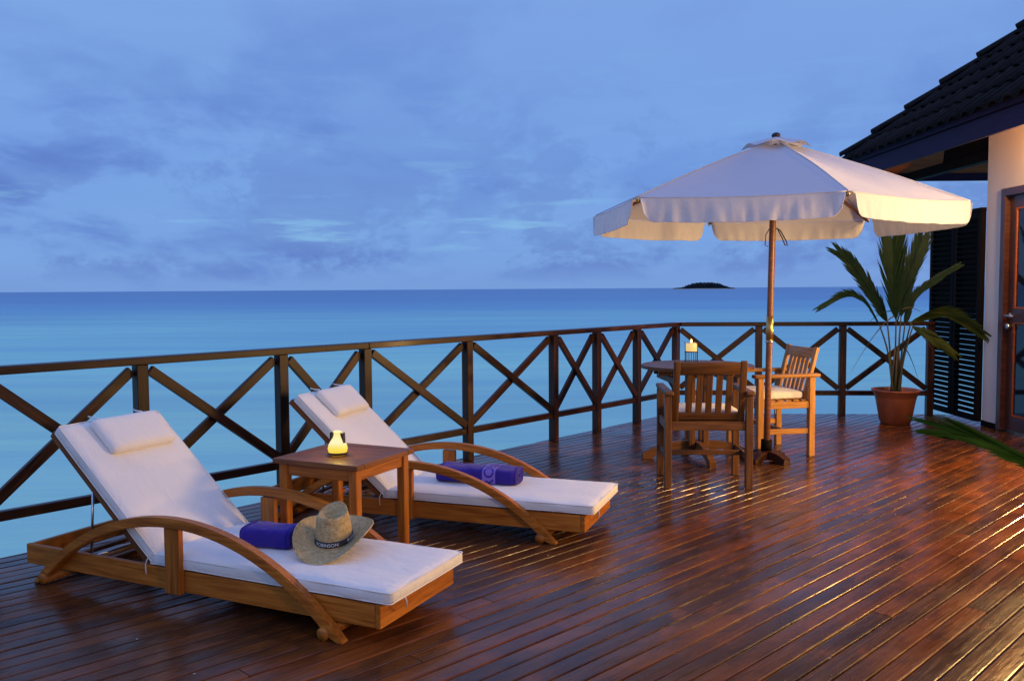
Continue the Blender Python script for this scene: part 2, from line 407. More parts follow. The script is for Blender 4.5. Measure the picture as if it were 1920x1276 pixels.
def island():
    D = 1500.0; V, F = [], []
    sand = simple('pale_beach_sand', (.42, .40, .36), .9)
    forest = simple('island_forest', (.006, .010, .010), .95)
    cxw = 360 / 1640 * D
    # low body of the island with its beach
    n = 40; prof = [(62, -1.7), (58, -1.2), (54, -.4), (40, .3), (0, .4)]
    for r, z in prof:
        for k in range(n):
            a = 2 * pi * k / n; rr = r * (1 + .05 * sin(3 * a)); V.append((cxw + rr * cos(a), D + rr * .5 * sin(a), z))
    for i in range(len(prof) - 1):
        for k in range(n):
            a, b = i * n + k, i * n + (k + 1) % n; F.append((a, b, b + n, a + n))
    tag(from_data('island', V, F, sand, smooth=True), kind='structure')
    bm = bmesh.new(); rnd = random.Random(4)
    for i in range(900):
        u = rnd.uniform(-1, 1); v = rnd.uniform(-1, 1)
        if u * u + v * v > 1: continue
        x = u * 52
        env = 9.0 * max(0, 1 - abs((x - 2) / 40) ** 2.6) if abs(x - 2) < 40 else 0
        env = max(env, 1.7 * (1 - abs(x / 54) ** 6))
        h = env * rnd.choice((.5, .7, .85, 1.0, 1.18))
        m4 = Matrix.Translation((cxw + x, D + v * 22, h * .45)) @ Matrix.Rotation(rnd.uniform(0, 6), 4, 'Z') @ Matrix.Diagonal((rnd.uniform(1.3, 3), rnd.uniform(1.3, 3), h * .55 + .3, 1))
        r = bmesh.ops.create_icosphere(bm, subdivisions=1, radius=1, matrix=m4)
        for q in r['verts']: q.co += Vector((rnd.uniform(-.5, .5), rnd.uniform(-.5, .5), rnd.uniform(-.35, .35)))
    tag(fin(bm, 'island_trees', forest), 'dark wooded mass of trees covering the far low island', 'trees', kind='stuff')
island()

# ------------------------------------------------------------------ deck
RL0 = Vector((-4.9, 9.3 + 1.156 * (-4.9 - 1.75))); RLC = Vector((1.745, 9.295)); RLR = Vector((4.36, 9.10))
def lineoff(a, b, d):
    t = (b - a).normalized(); n = Vector((-t.y, t.x)); return a + n * d, b + n * d
a0, a1 = lineoff(RL0, RLC, .085); b0_, b1_ = lineoff(RLC, RLR, .095)
def isect(p, q, r, s):
    d1 = q - p; d2 = s - r; c = d1.x * d2.y - d1.y * d2.x; t = ((r - p).x * d2.y - (r - p).y * d2.x) / c
    return p + d1 * t
corner = isect(a0, a1, b0_, b1_)
rgt = isect(b0_, b1_, Vector((4.66, 0)), Vector((4.66, 1)))
POLY = [Vector((-5.4, -4.2)), Vector((4.66, -4.2)), rgt, corner, isect(a0, a1, Vector((-5.4, 0)), Vector((-5.4, 1)))]
POLY = POLY  # counter-clockwise
def deck():
    th = radians(44.65); d = Vector((cos(th), sin(th))); n = Vector((-sin(th), cos(th)))
    def span(v):
        lo, hi = -1e9, 1e9; p = n * v
        for i in range(len(POLY)):
            A, B = POLY[i], POLY[(i + 1) % len(POLY)]; e = B - A; nn = Vector((e.y, -e.x))  # outward
            num = (A - p).dot(nn); dn = d.dot(nn)
            if abs(dn) < 1e-9:
                if num < 0: return None
                continue
            t = num / dn
            if dn > 0: hi = min(hi, t)
            else: lo = max(lo, t)
        return (lo, hi) if hi - lo > .02 else None
    pitch, w = .0862, .0808
    vs = [p.dot(n) for p in POLY]; v = min(vs) + pitch / 2; rnd = random.Random(11)
    prof = [(-w / 2, -.024), (-w / 2, -.006), (-w / 2 + .0016, -.0018), (-w / 2 + .0055, 0), (0, .0004), (w / 2 - .0055, 0), (w / 2 - .0016, -.0018), (w / 2, -.006), (w / 2, -.024)]
    root = thing('boardwalk_deck', 'wet red brown timber deck of diagonal boards over the water', 'deck')
    del root['category']; del root['label']; root['kind'] = 'structure'; root.name = 'deck'
    boards = []
    while v < max(vs):
        spans = [span(v + q) for q, z in prof]
        if all(spans):
            L0 = min(s[0] for s in spans); L1 = max(s[1] for s in spans); cuts = []
            t = L0 + rnd.uniform(1.2, 4.6)
            while t < L1 - .9:
                cuts.append(t); t += rnd.uniform(3.2, 5.0)
            ends = [None] + cuts + [None]
            for i in range(len(ends) - 1):
                tilt = rnd.uniform(-.010, .010); lift = rnd.uniform(-.0012, .0012)
                V = []; c0 = (L0 if ends[i] is None else ends[i]); c1 = (L1 if ends[i + 1] is None else ends[i + 1])
                mid = n * v + d * (c0 + c1) / 2
                for side in (0, 1):
                    for (q, z), s_ in zip(prof, spans):
                        if side == 0: u = s_[0] if ends[i] is None else max(s_[0], ends[i] + .0015)
                        else: u = s_[1] if ends[i + 1] is None else min(s_[1], ends[i + 1] - .0015)
                        V.append((u - (c0 + c1) / 2, q, z + q * tilt + lift - .0006))
                k = len(prof)
                F = [(j, j + 1, k + j + 1, k + j) for j in range(k - 1)] + [tuple(range(k))[::-1], tuple(range(k, 2 * k)), (k - 1, 0, k, 2 * k - 1)]
                F = [f[::-1] for f in F]
                mw = Matrix.Rotation(th, 4, 'Z'); mw.translation = (mid.x, mid.y, 0)
                boards.append(from_data('board', V, F, DECK, root, False, mw))
        v += pitch
    print('deck boards', len(boards))
    # joists under the boards, rim boards and piles
    for i in range(17):
        vv = -5.5 + i * .62
        q = Matrix.Rotation(0, 4, 'Z')
        A = Vector((-5.3, vv)); B = Vector((4.5, vv)); 
        # clip a horizontal line y=vv+1.2 against the polygon
        y = -3.9 + i * .78; lo, hi = -9, 9
        for k in range(len(POLY)):
            P, Q = POLY[k], POLY[(k + 1) % len(POLY)]; e = Q - P; nn = Vector((e.y, -e.x)); num = (P - Vector((0, y))).dot(nn); dn = nn.x
            if abs(dn) < 1e-9: continue
            t = num / dn
            if dn > 0: hi = min(hi, t)
            else: lo = max(lo, t)
        if hi - lo > .5: bar('joist', root, (lo + .06, y, -.115), (hi - .06, y, -.115), .06, .16, DARKW, bev=0)
    for k in (2, 3):
        P, Q = POLY[k], POLY[(k + 1) % len(POLY)]; t = (Q - P).normalized(); nn = Vector((t.y, -t.x))
        P2, Q2 = P + nn * .004 + t * .03, Q + nn * .004
        bar('rim_board', root, (P2.x, P2.y, -.125), (Q2.x, Q2.y, -.125), .03, .19, RAILW)
    for x, y in ((-3.6, 3.2), (-1.9, 5.0), (-.3, 6.9), (1.5, 8.9), (3.0, 9.0), (4.3, 8.9), (3, 5), (0, 4), (-3, .5), (0, 0), (3, 0)):
        bar('pile', root, (x, y, -2.2), (x, y, -.2), .16, .16, DARKW, up=(0, 1, 0))
deck()
def specks():
    bm = bmesh.new(); rnd = random.Random(21)
    for i in range(46):
        x, y = rnd.uniform(-1.6, 3.4), rnd.uniform(2.9, 7.5)
        r = rnd.uniform(.0015, .0035)
        m4 = Matrix.Translation((x, y, .0022)) @ Matrix.Rotation(rnd.uniform(0, 3), 4, 'Z') @ Matrix.Diagonal((r * rnd.uniform(1, 2.5), r, r * .5, 1))
        bmesh.ops.create_icosphere(bm, subdivisions=1, radius=1, matrix=m4)
    tag(fin(bm, 'fallen_petals', simple('pale_petal_bits', (.55, .48, .42), .8)), 'tiny pale bits of blossom scattered over the wet deck boards', 'petals', kind='stuff')
specks()

# ------------------------------------------------------------------ railing
def railing():
    root = thing('balustrade', 'dark red brown timber railing with crossed braces along the deck edge', 'railing', (RLC.x, RLC.y, 0))
    O = Vector((RLC.x, RLC.y, 0))
    L = [(x, 9.3 + 1.156 * (x - 1.75)) for x in (-4.3, -3.35, -2.62, -2.08, -1.476, -1.026, -.352, .366, .796, 1.248)]
    runs = [[Vector((x, y, 0)) for x, y in L] + [Vector((RLC.x, RLC.y, 0))], [Vector((RLC.x, RLC.y, 0))] + [RLC.to_3d().lerp(RLR.to_3d(), f) for f in (.33, .66)] + [RLR.to_3d()]]
    P = .066; first = True; TOP = .985
    for ri, run in enumerate(runs):
        t = (run[-1] - run[0]).normalized(); nn = Vector((-t.y, t.x, 0))
        for i, p in enumerate(run):
            if ri == 1 and i == 0: continue
            bar('post', root, p - O + Vector((0, 0, .0)), p - O + Vector((0, 0, TOP - .043)), P, P, RAILW, up=tuple(nn))
        a = run[0] - t * (.2 if ri == 0 else -.047); b = run[-1] + t * (.045 if ri == 0 else .03)
        # handrail in lengths that join over posts
        js = [a] + [run[k] for k in ((2, 5, 8) if ri == 0 else (2,))] + [b]
        for k in range(len(js) - 1):
            g = t * .0012
            z = TOP - .0215
            bar('handrail', root, js[k] - O + g + Vector((0, 0, z)), js[k + 1] - O - g + Vector((0, 0, z)), .095, .042, RAILW, bev=.004)
        for i in range(len(run) - 1):
            p, q = run[i], run[i + 1]; h = P / 2
            pa = p + t * h - O; qa = q - t * h - O
            bar('lower_rail', root, pa + Vector((0, 0, .235)), qa + Vector((0, 0, .235)), .042, .05, RAILW)
            dz0, dz1 = .285, TOP - .075
            up0 = Vector((0, 0, 1))
            for sgn, off in ((1, .0165), (-1, -.0165)):
                A = pa + t * .012 + Vector((0, 0, dz0 if sgn > 0 else dz1)) + nn * off
                B = qa - t * .012 + Vector((0, 0, dz1 if sgn > 0 else dz0)) + nn * off
                bar('cross_brace', root, A, B, .032, .056, RAILW)
    # small metal angle plates at the corner
    bar('bracket', root, (-.02, 0, TOP + .0015), (.10, -.01, TOP + .0015), .05, .003, METAL, bev=0)
railing()

# ------------------------------------------------------------------ villa
def villa():
    X0 = 4.55
    root = thing('villa', 'cream walled villa with dark tiled hip roof at the right edge', 'house', (X0, 8.42, 0))
    O = Vector((X0, 8.42, 0))
    def box(name, lo, hi, m, par=root, bev=0, off=O):
        c = (Vector(lo) + Vector(hi)) / 2 - off; s = Vector(hi) - Vector(lo)
        me = boxmesh(s.x, s.y, s.z, bev, m); me.name = name
        return link(name, me, None, par, Matrix.Translation(c))
    def poly(name, V, F, m, par=root): return from_data(name, [Vector(v) - O for v in V], F, m, par)
    # wall with a door opening
    yA, yB, yC, yD = -4.2, 7.16, 8.15, 8.42; zt = 3.0; x1 = X0 + .22
    bm = bmesh.new()
    for lo, hi in (((X0, yA, .003), (x1, yB, zt)), ((X0, yC, .003), (x1, yD, zt)), ((X0, yB, 2.24), (x1, yC, zt)), ((x1 - .0, yD - .22, 0), (8.0, yD, zt)), ((x1, yA, 0), (8, yA + .2, zt))):
        c = (Vector(lo) + Vector(hi)) / 2 - O; s = Vector(hi) - Vector(lo)
        bmesh.ops.create_cube(bm, size=1, matrix=Matrix.Translation(c) @ Matrix.Diagonal((*s, 1)))
    fin(bm, 'wall', PLASTER, root)
    box('skirting', (X0 - .012, yC + .01, 0), (X0 - .001, yD, .055), DARKW)
    box('skirting', (X0 - .012, yA, 0), (X0 - .001, yB - .01, .055), DARKW)
    # door: jambs, leaf with two glazed panels, lever and lock
    fr = .07
    dfo = box('door_frame', (X0 - .02, yC - fr, .01), (X0 + .12, yC, 2.24), DOORW, bev=.004)
    box('door_frame', (X0 - .02, yB, .01), (X0 + .12, yB + fr, 2.24), DOORW, bev=.004)
    box('door_frame', (X0 - .02, yB + fr + .001, 2.17), (X0 + .12, yC - fr - .001, 2.24), DOORW, bev=.004)
    dx0, dx1 = X0 + .03, X0 + .07; y0, y1 = yB + fr + .004, yC - fr - .004
    bm = bmesh.new()
    for lo, hi in (((dx0, y1 - .085, .02), (dx1, y1, 2.165)), ((dx0, y0, .02), (dx1, y0 + .085, 2.165)), ((dx0, y0 + .085, 2.06), (dx1, y1 - .085, 2.165)), ((dx0, y0 + .085, .02), (dx1, y1 - .085, .15)), ((dx0, y0 + .085, 1.02), (dx1, y1 - .085, 1.14))):
        c = (Vector(lo) + Vector(hi)) / 2 - O; s = Vector(hi) - Vector(lo)
        bmesh.ops.create_cube(bm, size=1, matrix=Matrix.Translation(c) @ Matrix.Diagonal((*s, 1)))
    door = fin(bm, 'door', DOORW, root)
    for z0, z1 in ((.152, 1.018), (1.142, 2.058)):
        g = box('glass_pane', (dx0 + .015, y0 + .087, z0), (dx0 + .02, y1 - .087, z1), GLASSD, door)
        bd = bmesh.new()
        for lo, hi in (((dx0 + .002, y1 - .103, z0), (dx0 + .014, y1 - .087, z1)), ((dx0 + .002, y0 + .087, z0), (dx0 + .014, y0 + .103, z1)), ((dx0 + .002, y0 + .103, z1 - .016), (dx0 + .014, y1 - .103, z1)), ((dx0 + .002, y0 + .103, z0), (dx0 + .014, y1 - .103, z0 + .016))):
            c = (Vector(lo) + Vector(hi)) / 2 - O; s = Vector(hi) - Vector(lo)
            bmesh.ops.create_cube(bd, size=1, matrix=Matrix.Translation(c) @ Matrix.Diagonal((*s, 1)))
        fin(bd, 'glazing_bead', SOFW, door)
    hy = y1 - .04
    hb = bmesh.new()
    hp = [Vector((dx0, hy, 1.075)) - O, Vector((dx0 - .055, hy, 1.075)) - O]
    tube('', None, hp, .010, None, 10, bm=hb); tube('', None, [hp[1] + Vector((.004, .006, 0)), hp[1] + Vector((0, -.05, .002)), hp[1] + Vector((.008, -.12, -.004))], .009, None, 10, bm=hb)
    tube('', None, [Vector((dx0 - .001, hy, 1.075)) - O, Vector((dx0 - .008, hy, 1.075)) - O], .026, None, 16, bm=hb)
    fin(hb, 'lever_handle', METAL, door, True)
    lk = bmesh.new(); tube('', None, [Vector((dx0 - .001, hy, .975)) - O, Vector((dx0 - .03, hy, .975)) - O, Vector((dx0 - .036, hy, .975)) - O], lambda t: .027 if t < .9 else .018, None, 16, bm=lk)
    fin(lk, 'lock_knob', METAL, door, True)
    # louvred privacy screen beyond the wall
    # ---------------- roof
    XE, YE, ZE = 4.0, 10.52, 2.60; TP = math.tan(radians(40)); ZT = ZE + .235
    yN = -4.2
    # fascias
    bar('fascia_board', root, Vector((XE, yN, ZE + .085)) - O, Vector((XE, YE, ZE + .085)) - O, .032, .17, FASCW)
    bar('fascia_board', root, Vector((XE - .014, yN, ZE + .215)) - O, Vector((XE - .014, YE + .014, ZE + .215)) - O, .05, .075, FASCW)
    bar('fascia_board', root, Vector((XE + .018, YE, ZE + .085)) - O, Vector((9.0, YE, ZE + .085)) - O, .032, .17, FASCW)
    bar('fascia_board', root, Vector((XE + .012, YE + .014, ZE + .215)) - O, Vector((9.0, YE + .014, ZE + .215)) - O, .05, .075, FASCW)
    # underside boards of both slopes (sloping soffits)
    n = 14
    def zt_(a): return ZE + .09 + a * TP
    # west slope soffit: boards run along Y
    w = .16; k = 0
    while k * w < 3.2:
        a, b = k * w, (k + 1) * w - .006
        V = [(XE + .02 + a, yN, zt_(a)), (XE + .02 + b, yN, zt_(b)), (XE + .02 + b, YE - .02 - b, zt_(b)), (XE + .02 + a, YE - .02 - a, zt_(a))]
        V += [(x, y, z + .018) for x, y, z in V]
        Fq = [(0, 1, 2, 3), (7, 6, 5, 4), (0, 4, 5, 1), (1, 5, 6, 2), (2, 6, 7, 3), (3, 7, 4, 0)]
        poly('soffit_board', V, Fq, SOFW)
        V = [(XE + .02 + a + .004, YE - .02 - a, zt_(a)), (XE + .02 + b + .004, YE - .02 - b, zt_(b)), (9, YE - .02 - b, zt_(b)), (9, YE - .02 - a, zt_(a))]
        V += [(x, y, z + .018) for x, y, z in V]
        poly('soffit_board', V, Fq, SOFW)
        k += 1
    # roof decking above
    R = 3.3
    V = [(XE - .03, yN, ZT), (XE - .03, YE + .03, ZT), (XE - .03 + R, YE + .03 - R, ZT + R * TP), (XE - .03 + R, yN, ZT + R * TP), (9, YE + .03, ZT), (9, YE + .03 - R, ZT + R * TP)]
    poly('roof_decking', V + [(x, y, z - .02) for x, y, z in V], [(0, 3, 2, 1), (1, 2, 5, 4), (6, 7, 8, 9), (7, 10, 11, 8), (0, 1, 7, 6), (1, 4, 10, 7), (0, 6, 9, 3), (4, 5, 11, 10)], DARKW)
    # tiles: curved pan tiles in courses up the west slope; each one a part
    ex = .262; tw = .215; seg = 8
    sl = Vector((cos(radians(40)), 0, sin(radians(40)))); nrm = Vector((-sin(radians(40)), 0, cos(radians(40))))
    def tile_mesh(length, wd):
        V, F = [], []
        for j, s in enumerate((0, length)):
            lift = .030 if j == 0 else .004
            for dz in (0, -.018 if j == 0 else -.012):
                for i in range(seg + 1):
                    q = i / seg; wv = .024 * sin(q * 2 * pi - .6)
                    V.append((s, (q - .5) * wd, wv + lift + dz))
        k = seg + 1
        for i in range(seg):
            F.append((i, i + 1, 2 * k + i + 1, 2 * k + i)); F.append((i + 1, i, k + i, k + i + 1)); F.append((k + i + 1, k + i, 3 * k + i, 3 * k + i + 1))
        F.append((0, 2 * k, 3 * k, k)); F.append((seg, k + seg, 3 * k + seg, 2 * k + seg))
        me = bpy.data.meshes.new('roof_tile'); me.from_pydata(V, [], F); me.materials.append(TILE)
        for p in me.polygons: p.use_smooth = True
        return me
    tm = tile_mesh(.40, tw + .012); rnd = random.Random(3); cnt = 0
    bmh = bmesh.new()
    for c in range(9):
        a = c * ex - .05
        y = YE + .02 - max(0, a) - tw / 2 + (.0)
        while y > 5.2:
            p = Vector((XE - .03 + a, y, ZT + a * TP)) + nrm * .02 - O
            mw = Matrix((sl, Vector((0, 1, 0)), nrm)).transposed().to_4x4() @ Matrix.Rotation(rnd.uniform(-.02, .02), 4, 'Y') @ Matrix.Rotation(rnd.uniform(-.012, .012), 4, 'Z'); mw.translation = p
            if cnt < 200: link('roof_tile', tm, None, root, mw); cnt += 1
            y -= tw
    # hip capping tiles
    hd = Vector((1, -1, TP)).normalized(); hs = Vector((1, 1, 0)).normalized(); hn = hd.cross(hs).normalized()
    if hn.z < 0: hn = -hn; hs = -hs
    V, F = [], []; sg = 8
    for s, rr in ((0, .105), (.47, .085)):
        for i in range(sg + 1):
            an = pi * i / sg; V.append((s, cos(an) * rr, sin(an) * rr * .75))
        for i in range(sg + 1):
            an = pi * i / sg; V.append((s, cos(an) * (rr - .015), sin(an) * (rr * .75 - .015)))
    k = sg + 1
    for i in range(sg):
        F += [(i, i + 1, 2 * k + i + 1, 2 * k + i), (i + 1, i, k + i, k + i + 1), (k + i + 1, k + i, 3 * k + i, 3 * k + i + 1)]
    hm = bpy.data.meshes.new('hip_tile'); hm.from_pydata(V, [], F); hm.materials.append(TILE)
    for p in hm.polygons: p.use_smooth = True
    hl = sqrt(2 + TP * TP)
    for i in range(9):
        s = .03 + i * ex * hl
        p = Vector((XE - .03, YE + .03, ZT)) + hd * s + hn * .012 - O
        mw = (Matrix((hd, hs, hn)).transposed().to_4x4()) @ Matrix.Rotation(radians(5), 4, 'Y'); mw.translation = p + hn * .03
        link('hip_tile', hm, None, root, mw)
    # curved timber spandrel closing the roof space beyond the wall end
    V = [(X0 + .03, yD + .002, ZE - .02), (X0 + .03, yD + .002, 3.09)]
    arc = [(X0 + .03, yD + .95 - .32 * (1 - cos(t)), ZE - .02 + .45 * sin(t)) for t in [i * pi / 2 / 8 for i in range(9)]]
    pts = [V[0]] + arc + [V[1]]
    kk = len(pts); VV = pts + [(x + .05, y, z) for x, y, z in pts]
    poly('spandrel', VV, [tuple(range(kk))[::-1], tuple(range(kk, 2 * kk))] + [(i, (i + 1) % kk, kk + (i + 1) % kk, kk + i) for i in range(kk)], DARKW)
    bar('tie_beam', root, Vector((X0 + .055, yD + .003, ZE + .0)) - O, Vector((X0 + .055, YE - .02, ZE + .0)) - O, .09, .10, DARKW)
    bar('eave_post', root, Vector((X0 + .18, 10.35, -2.0)) - O, Vector((X0 + .18, 10.35, ZE - .052)) - O, .12, .12, DARKW, up=(0, 1, 0)) if False else None
villa()

def screen():
    x = 4.53; root = thing('louvred_screen', 'dark louvred timber privacy screen between railing and villa wall', 'screen', (x, 8.98, 0))
    ya, yb, zt = -.545, .47, 2.06
    def post(y, w=.05): bar('stile', root, (0, y, .035), (0, y, zt), w, .05, DARKW, up=(1, 0, 0))
    bar('rail', root, (0, ya, zt + .021), (0, yb, zt + .021), .055, .04, DARKW)
    ym = (ya + yb) / 2
    for y0, y1 in ((ya, ym - .003), (ym + .003, yb)):
        post(y0 + .03, .06); post(y1 - .03, .06)
        for z in (.06, zt - .03, ): bar('rail', root, (0, y0 + .0605, z), (0, y1 - .0605, z), .045, .055, DARKW)
        z = .125
        while z < zt - .07:
            tl = radians(41)
            bar('louvre_slat', root, (0, y0 + .0605, z), (0, y1 - .0605, z), .077, .007, DARKW, up=(sin(tl), 0, cos(tl)), bev=.001)
            z += .0515
screen()

# wall lanterns (lit, beyond the right edge of the photograph)
def wall_lantern(y, power, z=1.85, lab='', x=4.55, cone=140, turn=0, soft=.08):
    t = thing('wall_lantern', lab, 'lamp', (x, y, z), 0, 'lanterns on the villa wall')
    bar('back_plate', t, (-.008, 0, -.09), (-.008, 0, .09), .09, .014, BLACK, up=(1, 0, 0))
    tube('arm', t, bezier((-.015, 0, .05), (-.10, 0, .10), (-.13, 0, .05)), .008, BLACK, 8)
    lathe('cap', t, [(.004, .075), (.02, .06), (.07, .035), (.07, .03)], BLACK, 20, (-.13, 0, 0))
    lathe('diffuser', t, [(.045, .028), (.052, -.02), (.045, -.07), (.004, -.074)], GLOW, 20, (-.13, 0, 0))
    ld = bpy.data.lights.new('lantern_bulb', 'SPOT' if cone < 179 else 'POINT'); ld.energy = power; ld.color = (1, .60, .21); ld.shadow_soft_size = soft
    if cone < 179: ld.spot_size = radians(cone); ld.spot_blend = .4
    lo = bpy.data.objects.new('lantern_bulb', ld); C.objects.link(lo); lo.parent = t; lo.location = (-.20, 0, -.0); lo.rotation_euler = (0, radians(90 - 8), radians(turn))
    return t
wall_lantern(6.35, 160, z=.62, lab='added low black lantern standing in for lit glass doors of the villa', cone=146)  # added low lamp, out of view, in place of lit glass doors
wall_lantern(4.5, 640, z=1.60, lab='lit black wall lantern fixed on the wall past the villa door', cone=146, soft=.4)
wall_lantern(-2.2, 390, lab='lit black wall lantern on the cream wall behind the camera', turn=-30, soft=.3)
wall_lantern(6.95, 130, z=2.42, lab='small lit wall lantern high up beside the villa door', cone=180)

# ------------------------------------------------------------------ sun loungers
def lounger():
    """local X from foot end to head end, Y across from the near side, Z up"""
    root = thing('sun_lounger', '', 'sun lounger', group='sun loungers with curved arms on the deck')
    Wd, Ln, zb, zt = .57, 2.0, .065, .158; th = .024
    bar('side_rail', root, (.0245, th / 2, (zb + zt) / 2), (Ln, th / 2, (zb + zt) / 2), th, zt - zb, TEAK)
    bar('side_rail', root, (.0245, Wd - th / 2, (zb + zt) / 2), (Ln, Wd - th / 2, (zb + zt) / 2), th, zt - zb, TEAK)
    bar('foot_panel', root, (.012, -.001, (zb + zt) / 2), (.012, Wd + .001, (zb + zt) / 2), .024, zt - zb + .002, TEAK)
    bar('head_panel', root, (Ln - .012, th + .0005, (zb + zt) / 2), (Ln - .012, Wd - th - .0005, (zb + zt) / 2), .024, zt - zb - .004, TEAK)
    for i in range(14):
        x = .07 + i * .082; bar('seat_slat', root, (x, th + .001, zt - .010), (x, Wd - th - .001, zt - .010), .055, .016, TEAKD)
    for x in (1.35, 1.55, 1.75): bar('ratchet_bar', root, (x, th + .001, zt - .045), (x, Wd - th - .001, zt - .045), .03, .02, TEAKD)
    # curved arm/leg rails
    R, cx_, cz_ = 1.178, 1.02, -.785; n = 30
    a0 = math.asin((-cz_) / R)
    V, F = [], []
    tw, tr = .046, .042
    for i in range(n + 1):
        a = a0 + (pi - 2 * a0) * i / n
        for rr in (R, R - tr):
            c = R if rr == R else R - tr
            x, z = cx_ - c * cos(a), cz_ + c * sin(a)
            z = max(z, 0.0)
            for y in (-tw / 2, tw / 2): V.append((x, y, z))
    for i in range(n):
        b = i * 4
        F += [(b, b + 1, b + 5, b + 4), (b + 3, b + 2, b + 6, b + 7), (b + 2, b, b + 4, b + 6), (b + 1, b + 3, b + 7, b + 5)]
    F += [(0, 2, 3, 1), (4 * n, 4 * n + 1, 4 * n + 3, 4 * n + 2)]
    me = bpy.data.meshes.new('arched_arm'); me.from_pydata(V, [], F)
    bm = bmesh.new(); bm.from_mesh(me)
    es = [e for e in bm.edges if len(e.link_faces) == 2 and e.calc_face_angle(0) > .6]
    bmesh.ops.bevel(bm, geom=es, offset=.005, segments=2, affect='EDGES'); bmesh.ops.recalc_face_normals(bm, faces=bm.faces[:])
    bm.to_mesh(me); bm.free(); me.materials.append(TEAK)
    for y in (-tw / 2 - .002, Wd + tw / 2 + .002): link('arched_arm', me, None, root, Matrix.Translation((0, y, 0)))
    for y in (-.016, Wd + .016):
        x = 1.033
        bar('arm_post', root, (x, y, zb - .004), (x, y, .345), .03, .083, TEAK, up=(1, 0, 0))
    for x in (.235, 1.83):
        for y0, y1 in ((-.05, Wd + .05),):
            tube('dowel', root, [(x, y0, .0265), (x, y1, .0265)], .026, TEAK, 16)
    # backrest
    b = radians(41.7); p0 = Vector((1.19, 0, .150)); s = Vector((cos(b), 0, sin(b))); nn = Vector((-sin(b), 0, cos(b)))
    for y in (.02, Wd - .02):
        bar('backrest_rail', root, p0 + Vector((0, y, 0)), p0 + s * .82 + Vector((0, y, 0)), .03, .035, TEAKD, up=tuple(nn))
    for i in range(8):
        q = p0 + s * (.08 + i * .098) + nn * .004; bar('backrest_slat', root, q + Vector((0, .036, 0)), q + Vector((0, Wd - .036, 0)), .05, .014, TEAKD, up=tuple(nn))
    q = p0 + s * .52 - nn * .02
    for y in (.05, Wd - .05):
        tube('prop_strut', root, [q + Vector((0, y, 0)), Vector((1.62, y, zt - .03))], .006, METAL, 8)
    tube('prop_strut', root, [Vector((1.62, .05, zt - .03)), Vector((1.62, Wd - .05, zt - .03))], .006, METAL, 8)
    # cushions
    h = .055
    L1 = 1.245
    sc = cushion('seat_cushion', root, L1, Wd + .01, h, CREAM, frame((-.05 + L1 / 2, Wd / 2, zt + .004 + h / 2), (1, 0, 0), (0, 1, 0)), crown=.004)
    L2 = .80
    cb_ = p0 + s * (L2 / 2 + .005) + nn * (.0185 + h / 2) + Vector((0, Wd / 2, 0))
    bc = cushion('back_cushion', root, L2, Wd + .01, h, CREAM, frame(cb_, s, (0, 1, 0)), crown=.004)
    # piping
    def piping(par, L, w, z):
        r = .012; pts = []
        for cx2, cy2, a1 in ((L / 2 - r, w / 2 - r, 0), (-L / 2 + r, w / 2 - r, pi / 2), (-L / 2 + r, -w / 2 + r, pi), (L / 2 - r, -w / 2 + r, 1.5 * pi)):
            for k in range(4):
                a = a1 + k * pi / 6; pts.append((cx2 + r * cos(a), cy2 + r * sin(a), z))
        P2 = []
        for i, p in enumerate(pts):
            q2 = pts[(i + 1) % len(pts)]; m_ = max(1, int((Vector(p) - Vector(q2)).length / .06))
            for k in range(m_):
                v = Vector(p).lerp(Vector(q2), k / m_); v.z += .002 * noise.noise(v * 9); v.xy += Vector((noise.noise(v * 7), noise.noise(v * 6 + Vector((3, 3, 3))))) * .002; P2.append(v)
        tube('piping', par, P2, .0028, CREAM, 6, closed=True)
    for par, L in ((sc, L1), (bc, L2)):
        piping(par, L - .004, Wd + .006, h / 2 - .007); piping(par, L - .004, Wd + .006, -h / 2 + .007)
    # head pillow lying on the back cushion, with its straps
    pc = p0 + s * .675 + nn * (.0185 + h + .022) + Vector((0, Wd / 2 - .035, 0))
    pil = cushion('pillow', root, .205, .375, .046, CREAM, frame(pc, s, (0, 1, 0)), puff=.006, r=.019, nx=12, ny=18, crown=.010)
    for y in (-.13, .13):
        tube('strap', pil, [(.085, y, .005), (.115, y + .004, .0), (.14, y + .002, -.022), (.165, y + .005, -.036)], .004, CREAM, 6)
    # hanging cushion ties
    tube('tie', root, bezier((-.046, Wd - .10, .168), (-.058, Wd - .10, .15), (-.034, Wd - .13, .118), 6), .0035, CORD, 6)
    tube('tie', root, bezier((1.20, Wd + .003, .19), (1.215, Wd + .012, .17), (1.205, Wd + .01, .12), 6), .0025, CORD, 6)
    return root
A1, A2 = radians(154.84), radians(160.28)
proto = lounger()
l2 = copy_tree(proto)
for o, x, y, a, lab in ((proto, -.263, 3.761, A1, 'nearer teak sun lounger with cream cushions holding the straw hat'),
                        (l2, .570, 5.075, A2, 'farther teak sun lounger with cream cushions beside the railing')):
    o.location = (x, y, 0); o.rotation_euler = (0, 0, a); o['label'] = lab
def on_lounger(which, u, vnear, z):
    x, y, a = ((-.263, 3.761, A1), (.570, 5.075, A2))[which]; v = .57 - vnear
    return Vector((x + u * cos(a) - v * sin(a), y + u * sin(a) + v * cos(a), z))

